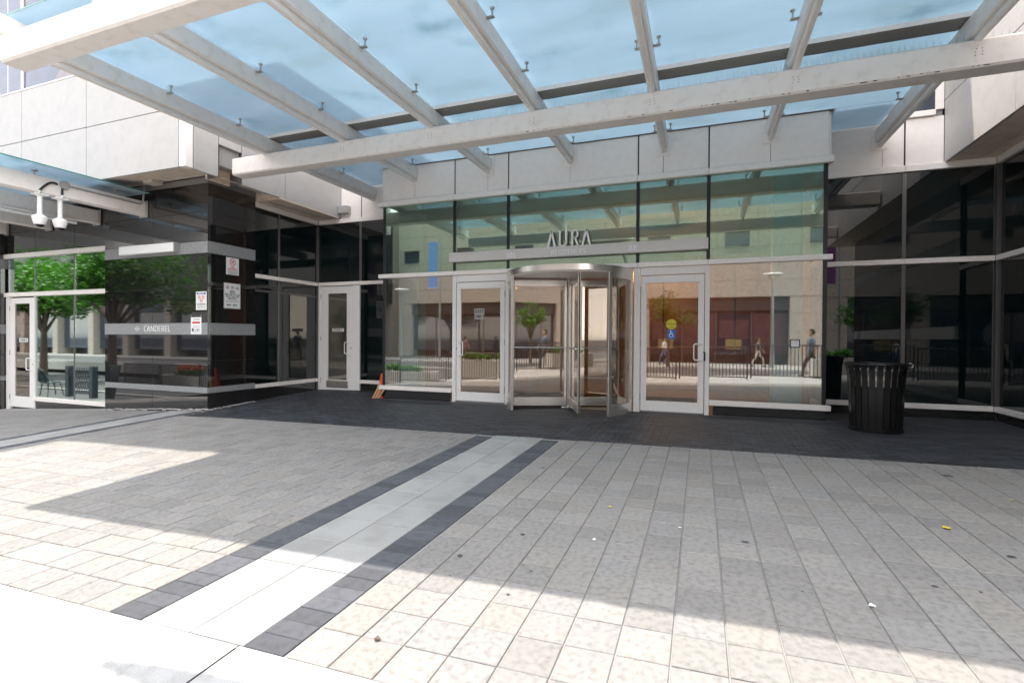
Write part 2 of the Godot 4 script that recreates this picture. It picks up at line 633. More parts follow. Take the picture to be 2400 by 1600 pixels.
func build_ground() -> void:
	single("ground", sheet(-18, 10, -10.4, -1.745, 0.5, 0.0085), M.joint_sand, "sandy bed in the joints under the paving", "ground", Vector3.ZERO, "", "structure")
	single("ground_bed", sheet(-9.1, 5, -10.35, -6.5, 0.4, 0.014), M.dark_bed, "dark bed under the charcoal pavers by the doors", "ground", Vector3.ZERO, "", "structure")
	begin()
	for s in [[-400.0, 400.0, -400.0, -10.0, -0.6], [-400.0, 400.0, 40.0, 400.0, -0.6], [-400.0, -18.0, -10.0, 40.0, -0.95], [60.0, 400.0, -10.0, 40.0, -0.6]]:
		quad(Vector3(s[0], s[4], s[2]), Vector3(s[1], s[4], s[2]), Vector3(s[1], s[4], s[3]), Vector3(s[0], s[4], s[3]), Vector3.UP)
	single("terrain", commit(), M.asphalt, "far city ground around the block", "ground", Vector3.ZERO, "", "structure")
	var pavers := [M.paver_0, M.paver_1, M.paver_2, M.paver_3, M.paver_4, M.paver_5]
	# field in front of the doors: straight grid with wide joints running to the facade
	var p := thing("pavement", "pale concrete pavers in a straight grid before the doors", "pavement", Vector3(0.5, gh(0.5, -4), -4), "", "structure")
	var spots := []
	var zs := []
	var z := -1.745
	while z > -6.4:
		zs.append(z - 0.119)
		z -= 0.2385
	for i in 29:
		for zz in zs:
			spots.append([-1.728 + 0.2315 * (i + 0.5), zz, 0.2235, 0.2335])
	lay(p, "paver", spots, 300, pavers, "far_pavers")
	# left field in running bond
	p = thing("pavement", "pale concrete pavers in running bond before the black pier", "pavement", Vector3(-6, gh(-6, -4), -4), "", "structure")
	spots = []
	for r in zs.size():
		var x := -2.93
		var first := true
		while x > -9.0:
			var w := 0.2335
			if first and r % 2 == 1:
				w = 0.117
			first = false
			w = minf(w, x + 9.0)
			if w > 0.03:
				spots.append([x - w / 2, zs[r], w - 0.006, 0.2325])
			x -= maxf(w, 0.02)
	lay(p, "paver", spots, 300, pavers, "far_pavers")
	# third field beyond the second band
	p = thing("pavement", "grey pavers beyond the second dark banded strip", "pavement", Vector3(-13, gh(-13, -5), -5), "", "structure")
	spots = []
	for r in 22:
		for i in 15:
			spots.append([-10.2 - 0.47 * (i + 0.5 + 0.5 * (r % 2)), -1.864 - 0.2385 * r, 0.464, 0.2345])
	lay(p, "paver", spots, 200, [M.paver_1, M.paver_3, M.paver_5], "far_pavers")
	band(-2.925, "two charcoal sett rows with pale slabs between, running to the doors")
	band(-10.19, "two charcoal sett rows with pale slabs between, ending at the black pier", -7.1)
	# charcoal bricks by the doors
	p = thing("dark_paving", "charcoal brick paving along the glass entrance", "paving", Vector3(-2, gh(-2, -8), -8), "", "structure")
	var mm := MultiMesh.new()
	mm.transform_format = MultiMesh.TRANSFORM_3D
	mm.use_colors = true
	mm.mesh = piece_mesh(0.196, 0.096, 0.02, 0.003)
	var list := []
	for r in 38:
		var zz := -6.575 - 0.1 * r
		for i in 71:
			var x := -9.0 + 0.2 * i + (0.1 if r % 2 == 1 else 0.0)
			if zz < -9.25 and x > -6.6 and x < 1.95:
				continue
			if x < -8.95 and zz > -8.35:
				continue
			if x > 4.45:
				continue
			list.append(Vector2(x, zz))
	mm.instance_count = list.size()
	for k in list.size():
		var q: Vector2 = list[k]
		mm.set_instance_transform(k, Transform3D(ground_frame(q.x, q.y) * Basis(Vector3.RIGHT, rng.randf_range(-0.006, 0.006)), Vector3(q.x, gh(q.x, q.y) + rng.randf_range(-0.001, 0.001), q.y)))
		var v := rng.randf_range(0.016, 0.054)
		mm.set_instance_color(k, Color(v * 0.9, v, v * 1.22))
	var mi := MultiMeshInstance3D.new()
	mi.name = "bricks"
	mi.multimesh = mm
	mi.material_override = M.dark_brick
	p.add_child(mi)
	mi.position = -p.position
	mi.set_meta("kind", "stuff")
	# city sidewalk, kerb, road
	p = thing("sidewalk", "sunlit concrete city sidewalk in front of the paving", "sidewalk", Vector3(0, gh(0, 1), 1), "", "structure")
	for i in 28:
		for j in 3:
			var x0 := -40.0 + i * 2.0
			var z0 := -1.74 + j * 1.92
			part(p, "slab", sheet(x0 + 0.006, x0 + 1.994, z0 + (0.0 if j == 0 else 0.006), z0 + 1.914, 0.7, 0.0), M.sidewalk)
	part(p, "joint_bed", sheet(-40, 16, -1.744, 4.05, 1.0, 0.012), M.joint_sand)
	box(p, "kerb", Vector3(-60, -0.75, 4.05), Vector3(60, gh(0, 4) - 0.01, 4.25), M.sidewalk, 0.02)
	begin()
	quad(Vector3(-90, -0.52, 4.25), Vector3(60, -0.52, 4.25), Vector3(60, -0.52, 13.0), Vector3(-90, -0.52, 13.0), Vector3.UP)
	single("road", commit(), M.asphalt, "asphalt street behind the viewer", "road", Vector3.ZERO, "", "structure")
	p = thing("road_marking", "white lane line on the street", "road marking", Vector3(0, -0.515, 8.6), "", "structure")
	for i in 16:
		box(p, "dash", Vector3(-60 + i * 7.0, -0.519, 8.55), Vector3(-57 + i * 7.0, -0.514, 8.7), M.road_paint)
	p = thing("sidewalk", "sidewalk across the street before the stone building", "sidewalk", Vector3(0, -0.38, 15), "", "structure")
	for i in 30:
		box(p, "slab", Vector3(-90 + i * 5.0, -0.6, 13.0), Vector3(-85.02 + i * 5.0, -0.38, 18.0), M.sidewalk, 0.01)
	begin()
	quad(Vector3(-90, -0.4, -12), Vector3(-17.9, -0.4 - 0.55, -12), Vector3(-17.9, gh(-18, 4) , 4.1), Vector3(-90, gh(-18, 4), 4.1), Vector3.UP)
	single("sidewalk", commit(), M.sidewalk, "sidewalk continuing beside the storefront", "sidewalk", Vector3.ZERO, "", "structure")

func make_prints() -> void:
	# blue photographic window print, kept generic: soft pale ovals on deep blue
	var im := Image.create(256, 320, false, Image.FORMAT_RGBA8)
	var f := FastNoiseLite.new()
	f.seed = 51
	f.frequency = 0.03
	f.fractal_octaves = 4
	for y in 320:
		for x in 256:
			var n := f.get_noise_2d(x, y) * 0.5 + 0.5
			var c := Color(0.10, 0.18, 0.36).lerp(Color(0.32, 0.42, 0.62), n)
			for o in [[70, 170, 34, 52], [190, 190, 30, 48]]:
				var d := pow((x - o[0]) / float(o[2]), 2) + pow((y - o[1]) / float(o[3]), 2)
				if d < 1.25:
					c = c.lerp(Color(0.66, 0.58, 0.62).darkened(0.35 * (1.0 - n)), clampf((1.25 - d) * 3.0, 0, 1))
			if x > 128 and x < 133:
				c = Color(0.85, 0.86, 0.88)
			if y > 285 and (x + y / 2) % 7 < 3:
				c = c.lerp(Color(0.75, 0.78, 0.85), 0.7)
			im.set_pixel(x, y, c)
	var m := mat("window_print", Color(0.72, 0.72, 0.72), 0.12, 0.0, 0.6)
	tri_tex(m, ImageTexture.create_from_image(im), 0.4)
	var g := mat("glass_tape", Color(0.8, 0.8, 0.78, 0.5), 0.3)
	g.transparency = BaseMaterial3D.TRANSPARENCY_ALPHA
	var s := mat("sticker_film", Color(0.85, 0.85, 0.82, 0.35), 0.3)
	s.transparency = BaseMaterial3D.TRANSPARENCY_ALPHA

# ---------------------------------------------------------------- entrance
func swing_door(parent: Node3D, x0: float, x1: float, z: float, y0: float, y1: float, stile: float, gt: float, gb: float, glass: Material, pull_right: bool, kick := false) -> MeshInstance3D:
	# the leaf: stiles and rails are one frame, pane and pull handle are its pieces
	begin()
	var t := 0.045
	var c := Vector3((x0 + x1) / 2, (y0 + y1) / 2, z)
	var gx0 := x0 + stile
	var gx1 := x1 - stile
	cbox(Vector3((x0 + gx0) / 2, c.y, z) - c, Vector3(stile, y1 - y0, t), 0.004)
	cbox(Vector3((x1 + gx1) / 2, c.y, z) - c, Vector3(stile, y1 - y0, t), 0.004)
	cbox(Vector3(c.x, (gt + y1) / 2, z) - c, Vector3(gx1 - gx0, y1 - gt, t - 0.004), 0.003)
	cbox(Vector3(c.x, (gb + y0) / 2, z) - c, Vector3(gx1 - gx0, gb - y0, t - 0.004), 0.003)
	for s in [-1, 1]:
		cbox(Vector3(s * ((gx1 - gx0) / 2 - 0.006), (gt + gb) / 2 - c.y, 0.006), Vector3(0.012, gt - gb, 0.024))
	var d := part(parent, "door", commit(), M.door_paint, c)
	box(d, "pane", Vector3(gx0, gb, z - 0.008), Vector3(gx1, gt, z), glass)
	# pull handle
	begin()
	var hx := x1 - stile * 0.62 if pull_right else x0 + stile * 0.62
	var inner := -0.11 if pull_right else 0.11
	var pts := [Vector3(0, 0.14, 0.02), Vector3(0, 0.14, 0.05), Vector3(inner * 0.25, 0.14, 0.07), Vector3(inner * 0.8, 0.14, 0.07), Vector3(inner, 0.115, 0.07), Vector3(inner, -0.115, 0.07), Vector3(inner * 0.8, -0.14, 0.07), Vector3(inner * 0.25, -0.14, 0.07), Vector3(0, -0.14, 0.05), Vector3(0, -0.14, 0.02)]
	tube(pts, 0.011, 8)
	part(d, "handle", commit(), M.white_plastic, Vector3(hx, 1.06 + y0, z))
	begin()
	lathe([Vector2(0.0, 0.008), Vector2(0.018, 0.008), Vector2(0.02, 0.0)], 14)
	part(d, "lock_cylinder", commit(), M.fixing, Vector3(hx + (0.05 if pull_right else -0.05), 1.06 + y0, z + 0.022), Basis(Vector3.RIGHT, PI / 2))
	for yy in [y0 + 0.25, (y0 + y1) / 2, y1 - 0.25]:
		begin()
		taper(Vector3(0, -0.06, 0), Vector3(0, 0.06, 0), 0.011, 0.011, 8)
		part(d, "hinge", commit(), M.fixing, Vector3(x0 - 0.004 if pull_right else x1 + 0.004, yy, z + 0.026))
	if kick:
		box(d, "kick_plate", Vector3(gx0 - 0.03, y0 + 0.06, z + 0.0212), Vector3(gx1 + 0.03, gb - 0.02, z + 0.0232), M.brushed)
	return d

func panels(parent: Node3D, xs: Array, y0: float, y1: float, z: float, material: Material, dark: Array) -> void:
	# upright cladding panels side by side, facing +z; joints at every x, wide black ones where listed
	for i in xs.size() - 1:
		var a: float = xs[i] + (0.012 if i in dark else 0.003)
		var b: float = xs[i + 1] - (0.012 if (i + 1) in dark else 0.003)
		box(parent, "panel", Vector3(a, y0, z - 0.04), Vector3(b, y1, z), material, 0.004)
		if i in dark:
			box(parent, "gasket", Vector3(xs[i] - 0.0115, y0, z - 0.03), Vector3(xs[i] + 0.0115, y1, z - 0.008), M.rubber)

func build_entrance() -> void:
	var e := thing("entrance_building", "projecting glass entrance hall with pale panels above its windows", "building", Vector3(-2.3, 0, -9.7))
	var z := ENTRY_Z
	# upper cladding
	box(e, "backing", Vector3(-6.49, 4.2, z - 0.9), Vector3(1.89, 4.93, z - 0.05), M.core_block)
	panels(e, [-6.5, -5.705, -4.755, -4.02, -3.575, -2.33, -1.07, -0.636, 0.116, 1.066, 1.9], 4.222, 4.95, z, M.panel_grey, [2, 4, 6, 8])
	for s in [[-6.54, -6.5], [1.9, 1.94]]:
		box(e, "panel", Vector3(s[0], 4.222, WALL_Z + 0.01), Vector3(s[1], 4.95, z - 0.045), M.panel_grey, 0.004)
	box(e, "cap_flashing", Vector3(-6.56, 4.955, WALL_Z + 0.01), Vector3(1.98, 4.985, z + 0.04), M.mullion_mid, 0.005)
	# horizontal trims
	for s in [[-6.58, -4.757], [-4.753, -3.577], [-3.573, -1.072], [-1.068, 0.114], [0.118, 1.96]]:
		box(e, "upper_trim", Vector3(s[0], 4.115, z - 0.03), Vector3(s[1], 4.22, z + 0.075), M.trim, 0.006)
		box(e, "middle_trim", Vector3(s[0], 2.575, z - 0.03), Vector3(s[1], 2.66, z + 0.06), M.trim, 0.006)
	for s in [[-6.58, -4.79], [0.15, 1.95]]:
		box(e, "sill", Vector3(s[0], 0.165, z - 0.03), Vector3(s[1], 0.25, z + 0.07), M.trim, 0.006)
		box(e, "plinth", Vector3(s[0] + 0.06, -0.12, z - 0.02), Vector3(s[1] - 0.05, 0.163, z + 0.0), M.granite_black, 0.004)
	# windows
	var xs := [-6.46, -4.757, -3.573, -1.07, 0.116, 1.86]
	for i in 5:
		box(e, "pane", Vector3(xs[i] + 0.03, 2.662, z - 0.012), Vector3(xs[i + 1] - 0.03, 4.113, z), M.glass_green)
	for i in [0, 4]:
		box(e, "pane", Vector3(xs[i] + 0.03, 0.252, z - 0.012), Vector3(xs[i + 1] - 0.03, 2.573, z), M.glass_clear)
	for i in 6:
		box(e, "mullion", Vector3(xs[i] - 0.03, 2.662, z - 0.1), Vector3(xs[i] + 0.03, 4.113, z + 0.012), M.mullion_dark, 0.004)
	for x in [-6.46, 1.86]:
		box(e, "mullion", Vector3(x - 0.03, 0.252, z - 0.1), Vector3(x + 0.03, 2.573, z + 0.012), M.mullion_dark, 0.004)
	# side returns
	for x in [-6.475, 1.875]:
		box(e, "pane", Vector3(x - 0.006, 0.252, WALL_Z + 0.02), Vector3(x + 0.006, 2.573, z - 0.105), M.glass_clear)
		box(e, "pane", Vector3(x - 0.006, 2.662, WALL_Z + 0.02), Vector3(x + 0.006, 4.113, z - 0.105), M.glass_clear)
		box(e, "sill", Vector3(x - 0.05, 0.165, WALL_Z + 0.02), Vector3(x + 0.05, 0.25, z - 0.035), M.trim, 0.005)
		box(e, "middle_trim", Vector3(x - 0.05, 2.575, WALL_Z + 0.02), Vector3(x + 0.05, 2.66, z - 0.035), M.trim, 0.005)
		box(e, "upper_trim", Vector3(x - 0.06, 4.115, WALL_Z + 0.02), Vector3(x + 0.06, 4.22, z - 0.035), M.trim, 0.005)
		box(e, "plinth", Vector3(x - 0.03, -0.12, WALL_Z + 0.02), Vector3(x + 0.03, 0.163, z - 0.025), M.granite_black)
	# two swing doors with their frames
	for d in [[-4.757, -3.573, false], [-1.07, 0.116, true]]:
		var x0: float = d[0]
		var x1: float = d[1]
		box(e, "door_frame", Vector3(x0 - 0.03, -0.02, z - 0.05), Vector3(x0 + 0.055, 2.573, z + 0.03), M.door_paint, 0.006)
		box(e, "door_frame", Vector3(x1 - 0.045, -0.02, z - 0.05), Vector3(x1 + 0.03, 2.573, z + 0.03), M.door_paint, 0.006)
		box(e, "door_header", Vector3(x0 + 0.057, 2.432, z - 0.05), Vector3(x1 - 0.047, 2.573, z + 0.022), M.door_paint, 0.004)
		box(e, "threshold", Vector3(x0 + 0.057, -0.03, z - 0.06), Vector3(x1 - 0.047, 0.008, z + 0.05), M.steel, 0.004)
		swing_door(e, x0 + 0.067, x1 - 0.057, z, 0.014, 2.42, 0.085, 2.29, 0.192, M.glass_door, d[2])
	# posts beside the revolving door
	for x in [-3.535, -3.485, -1.16, -1.108]:
		box(e, "jamb_post", Vector3(x - 0.018, -0.02, z - 0.06), Vector3(x + 0.018, 2.573, z + 0.035), M.trim, 0.005)
	# door automatics
	box(e, "push_plate", Vector3(0.055, 0.92, z + 0.0305), Vector3(0.085, 1.08, z + 0.04), M.mullion_dark, 0.003)

# ---------------------------------------------------------------- recessed walls left and right
func build_walls() -> void:
	var z := WALL_Z
	# stair wall, facing front, and its return beside the pier
	var w := thing("stair_wall", "black glass recess wall with a grey framed stair door", "building", Vector3(-8, 0, z))
	box(w, "backing", Vector3(SIDE_X - 0.4, -0.3, z - 0.2), Vector3(-6.52, 4.22, z - 0.06), M.core_block)
	box(w, "upper_trim", Vector3(SIDE_X + 0.07, 4.115, z - 0.03), Vector3(-6.6, 4.22, z + 0.05), M.trim, 0.005)
	box(w, "middle_trim", Vector3(SIDE_X + 0.065, 2.575, z - 0.03), Vector3(-6.54, 2.66, z + 0.05), M.trim, 0.005)
	box(w, "pane", Vector3(SIDE_X + 0.03, 2.662, z - 0.012), Vector3(-7.84, 4.113, z), M.glass_black)
	box(w, "pane", Vector3(-7.78, 2.662, z - 0.012), Vector3(-6.52, 4.113, z), M.glass_black)
	box(w, "pane", Vector3(-7.80, 0.252, z - 0.012), Vector3(-6.52, 2.573, z), M.glass_black)
	box(w, "mullion", Vector3(-7.84, 2.662, z - 0.05), Vector3(-7.78, 4.113, z + 0.012), M.mullion_mid, 0.004)
	box(w, "corner_mullion", Vector3(SIDE_X - 0.005, 2.662, z + 0.001), Vector3(SIDE_X + 0.05, 4.113, z + 0.05), M.mullion_mid, 0.004)
	box(w, "sill", Vector3(-7.80, 0.165, z - 0.03), Vector3(-6.54, 0.25, z + 0.05), M.trim, 0.005)
	box(w, "plinth", Vector3(-7.80, -0.2, z - 0.02), Vector3(-6.54, 0.163, z - 0.001), M.granite_black, 0.004)
	box(w, "door_frame", Vector3(-9.07, -0.08, z - 0.04), Vector3(-8.99, 2.573, z + 0.03), M.door_paint, 0.005)
	box(w, "door_frame", Vector3(-7.995, -0.08, z - 0.04), Vector3(-7.81, 2.573, z + 0.03), M.door_paint, 0.005)
	box(w, "threshold", Vector3(-8.985, -0.1, z - 0.05), Vector3(-8.0, -0.042, z + 0.04), M.steel, 0.003)
	var d := swing_door(w, -8.985, -8.0, z, -0.035, 2.56, 0.19, 2.38, 0.225, M.glass_door, true, true)
	box(d, "name_plate", Vector3(-8.65, 1.43, z + 0.001), Vector3(-8.30, 1.51, z + 0.004), M.sign_white)
	part(d, "lettering", text("STAIR E", 0.055, 0.002, true), M.print_black, Vector3(-8.475, 1.47, z + 0.005))
	# return
	var x := SIDE_X
	box(w, "backing", Vector3(x - 0.25, -0.3, z + 0.01), Vector3(x - 0.06, 4.22, -8.28), M.core_block)
	box(w, "upper_trim", Vector3(x - 0.03, 4.115, z + 0.06), Vector3(x + 0.06, 4.22, -8.28), M.trim, 0.005)
	box(w, "middle_trim", Vector3(x - 0.03, 2.575, z + 0.055), Vector3(x + 0.06, 2.66, -8.28), M.trim, 0.005)
	box(w, "sill", Vector3(x - 0.03, 0.165, z + 0.04), Vector3(x + 0.06, 0.25, -8.28), M.trim, 0.005)
	box(w, "plinth", Vector3(x - 0.03, -0.3, z + 0.04), Vector3(x - 0.001, 0.163, -8.28), M.granite_black, 0.004)
	for s in [[z + 0.055, -9.02], [-8.975, -8.28]]:
		box(w, "pane", Vector3(x - 0.012, 0.252, s[0]), Vector3(x, 2.28, s[1]), M.glass_black)
		box(w, "pane", Vector3(x - 0.012, 2.33, s[0]), Vector3(x, 2.573, s[1]), M.glass_black)
		box(w, "pane", Vector3(x - 0.012, 2.662, s[0]), Vector3(x, 4.113, s[1]), M.glass_black)
		box(w, "transom", Vector3(x - 0.02, 2.282, s[0]), Vector3(x + 0.006, 2.328, s[1]), M.mullion_mid, 0.003)
	for s in [[0.252, 2.573], [2.662, 4.113]]:
		box(w, "mullion", Vector3(x - 0.05, s[0], -9.018), Vector3(x + 0.012, s[1], -8.977), M.mullion_mid, 0.004)
	# right wall
	w = thing("glass_wall", "black glass wall behind the litter bin, with a corner return", "building", Vector3(3.2, 0, z))
	box(w, "backing", Vector3(1.9, -0.3, z - 0.2), Vector3(4.7, 4.22, z - 0.06), M.core_block)
	box(w, "backing", Vector3(4.53, -0.3, z - 0.05), Vector3(4.7, 4.22, -9.1), M.core_block)
	for s in [[1.98, 3.193], [3.197, 4.39]]:
		box(w, "upper_trim", Vector3(s[0], 4.115, z - 0.03), Vector3(s[1], 4.22, z + 0.05), M.trim, 0.005)
		box(w, "middle_trim", Vector3(s[0], 2.575, z - 0.03), Vector3(s[1], 2.66, z + 0.05), M.trim, 0.005)
		box(w, "sill", Vector3(s[0], 0.165, z - 0.03), Vector3(s[1], 0.25, z + 0.05), M.trim, 0.005)
		for h in [[0.252, 2.573], [2.662, 4.113]]:
			box(w, "pane", Vector3(s[0] + 0.03, h[0], z - 0.012), Vector3(s[1] - 0.01, h[1], z), M.glass_black)
	box(w, "plinth", Vector3(1.95, -0.2, z - 0.02), Vector3(4.44, 0.163, z - 0.001), M.granite_black, 0.004)
	for h in [[0.252, 2.573], [2.662, 4.113]]:
		box(w, "mullion", Vector3(3.165, h[0], z - 0.05), Vector3(3.225, h[1], z + 0.012), M.mullion_mid, 0.004)
		box(w, "corner_mullion", Vector3(4.40, h[0], z + 0.002), Vector3(4.465, h[1], z + 0.06), M.mullion_mid, 0.004)
	x = 4.45
	var zs := [z + 0.055, -9.1]
	for i in 1:
		box(w, "upper_trim", Vector3(x - 0.06, 4.115, zs[i] + 0.002), Vector3(x + 0.03, 4.22, zs[i + 1]), M.trim, 0.005)
		box(w, "middle_trim", Vector3(x - 0.06, 2.575, zs[i] + 0.002), Vector3(x + 0.03, 2.66, zs[i + 1]), M.trim, 0.005)
		box(w, "sill", Vector3(x - 0.06, 0.165, zs[i] + 0.002), Vector3(x + 0.03, 0.25, zs[i + 1]), M.trim, 0.005)
		for h in [[0.252, 2.573], [2.662, 4.113]]:
			box(w, "pane", Vector3(x, h[0], zs[i] + 0.03), Vector3(x + 0.012, h[1], zs[i + 1] - 0.03), M.glass_black)
			if i > 0:
				box(w, "mullion", Vector3(x - 0.012, h[0], zs[i] - 0.028), Vector3(x + 0.05, h[1], zs[i] + 0.028), M.mullion_mid, 0.004)
	box(w, "plinth", Vector3(x + 0.001, -0.2, z + 0.01), Vector3(x + 0.03, 0.163, -9.1), M.granite_black, 0.004)
	build_pier(-12.14, -9.05, -7.15, -8.27, "black granite pier with grey bands beside the stair recess", true)
	build_pier(-18.0, -16.13, -7.15, -8.27, "black granite pier with grey bands left of the storefront", false)
	build_pier(4.40, 6.4, -2.4, -9.095, "long black granite pier closing the recess right of the litter bin", false)
	build_storefront()

func build_pier(x0: float, x1: float, z0: float, z1: float, label: String, deep: bool) -> void:
	var p := thing("granite_pier", label, "pier", Vector3((x0 + x1) / 2, gh(x1, z0), (z0 + z1) / 2))
	var top := 4.42 if x0 < 0.0 else 4.21
	box(p, "core", Vector3(x0 + 0.03, -0.8, z1 + 0.01), Vector3(x1 - 0.03, top, z0 - 0.03), M.stone_joint)
	var rows := [[-0.8, 0.17, 0], [0.17, 0.29, 1], [0.29, 0.81, 0], [0.81, 1.32, 0], [1.32, 1.56, 1], [1.56, 2.25, 0], [2.25, 2.93, 0], [2.93, 3.165, 1], [3.165, 3.745, 0], [3.745, 4.3, 0], [4.3, 4.42, 2]]
	if x0 > 0.0:
		rows = rows.slice(0, 9) + [[3.745, 4.215, 0]]
	var mid := -10.63 if deep else (x0 + x1) / 2
	for r in rows:
		var m: Material = [M.granite_black, M.granite_grey, M.stone_joint][r[2]]
		var proud := 0.006 if r[2] == 1 else 0.0
		for c in [[x0, mid], [mid, x1 - 0.001]]:
			box(p, "slab", Vector3(c[0] + 0.003, r[0] + 0.003, z0 - 0.03), Vector3(c[1] - 0.003, r[1] - 0.003, z0 + proud), m, 0.002)
		box(p, "slab", Vector3(x1 - 0.03, r[0] + 0.003, z1), Vector3(x1 + proud, r[1] - 0.003, z0 - 0.034), m, 0.002)
		box(p, "slab", Vector3(x0 - proud, r[0] + 0.003, z1), Vector3(x0 + 0.029, r[1] - 0.003, z0 - 0.034), m, 0.002)
	if deep:
		# smeared mortar where the pier meets the paving
		begin()
		for k in 60:
			var x := rng.randf_range(x0, x1)
			var r := rng.randf_range(0.03, 0.09)
			cbox(Vector3(x, gh(x, z0) + 0.004, z0 + 0.03), Vector3(r * 2.2, rng.randf_range(0.012, 0.06), 0.05), 0.01)
		for k in 30:
			var zz := rng.randf_range(z1, z0)
			cbox(Vector3(x1 + 0.02, gh(x1, zz) + 0.002, zz), Vector3(0.05, rng.randf_range(0.01, 0.03), rng.randf_range(0.06, 0.16)), 0.008)
		part(p, "mortar_seam", commit(), M.mortar)

func build_storefront() -> void:
	var z := -7.3
	var s := thing("storefront", "mirror glass storefront with a pale framed stair door under the side canopy", "storefront", Vector3(-14.1, -0.45, z))
	box(s, "backing", Vector3(-16.13, -0.8, z - 1.0), Vector3(-12.14, 4.42, z - 0.9), M.core_block)
	box(s, "ceiling", Vector3(-16.13, 3.3, z - 0.9), Vector3(-12.14, 3.4, z - 0.06), M.core_block)
	box(s, "floor", Vector3(-16.13, -0.8, z - 0.9), Vector3(-12.14, -0.47, z - 0.05), M.shop_dark)
	box(s, "backing", Vector3(-16.13, 3.28, z - 0.06), Vector3(-12.14, 4.42, z - 0.035), M.stone_joint)
	for x in [[-16.11, -14.96], [-14.96, -13.46], [-13.46, -12.15]]:
		for y in [[3.28, 3.80], [3.80, 4.42]]:
			box(s, "slab", Vector3(x[0] + 0.006, y[0] + 0.003, z - 0.032), Vector3(x[1] - 0.006, y[1] - 0.003, z), M.granite_black, 0.002)
	box(s, "upper_trim", Vector3(-16.2, 3.17, z - 0.03), Vector3(-12.15, 3.275, z + 0.06), M.trim, 0.005)
	box(s, "middle_trim", Vector3(-16.2, 2.23, z - 0.03), Vector3(-12.15, 2.33, z + 0.06), M.trim, 0.005)
	box(s, "sill", Vector3(-14.95, -0.275, z - 0.03), Vector3(-12.15, -0.182, z + 0.06), M.trim, 0.005)
	box(s, "plinth", Vector3(-14.95, -0.8, z - 0.02), Vector3(-12.15, -0.277, z + 0.005), M.granite_black, 0.003)
	for x in [[-16.05, -14.975], [-14.945, -13.49], [-13.45, -12.15]]:
		box(s, "pane", Vector3(x[0], 2.332, z - 0.012), Vector3(x[1], 3.168, z), M.glass_mirror)
	for x in [[-14.93, -13.49], [-13.45, -12.15]]:
		box(s, "pane", Vector3(x[0], -0.18, z - 0.012), Vector3(x[1], 2.228, z), M.glass_mirror)
	for x in [-14.96, -13.47]:
		box(s, "mullion", Vector3(x - 0.015, 2.332, z - 0.05), Vector3(x + 0.015, 3.168, z + 0.008), M.mullion_mid, 0.003)
	box(s, "mullion", Vector3(-13.485, -0.18, z - 0.05), Vector3(-13.455, 2.228, z + 0.008), M.mullion_mid, 0.003)
	box(s, "door_frame", Vector3(-16.1, -0.6, z - 0.04), Vector3(-15.95, 2.228, z + 0.03), M.door_paint, 0.005)
	box(s, "door_frame", Vector3(-14.955, -0.6, z - 0.04), Vector3(-14.93, 2.228, z + 0.03), M.door_paint, 0.005)
	var d := swing_door(s, -15.94, -14.965, z, -0.46, 2.2, 0.17, 2.06, -0.2, M.glass_door, true)
	box(d, "name_plate", Vector3(-15.6, 1.13, z + 0.001), Vector3(-15.25, 1.22, z + 0.004), M.sign_white)
	part(d, "lettering", text("STAIR E", 0.055, 0.002, true), M.print_black, Vector3(-15.425, 1.175, z + 0.005))

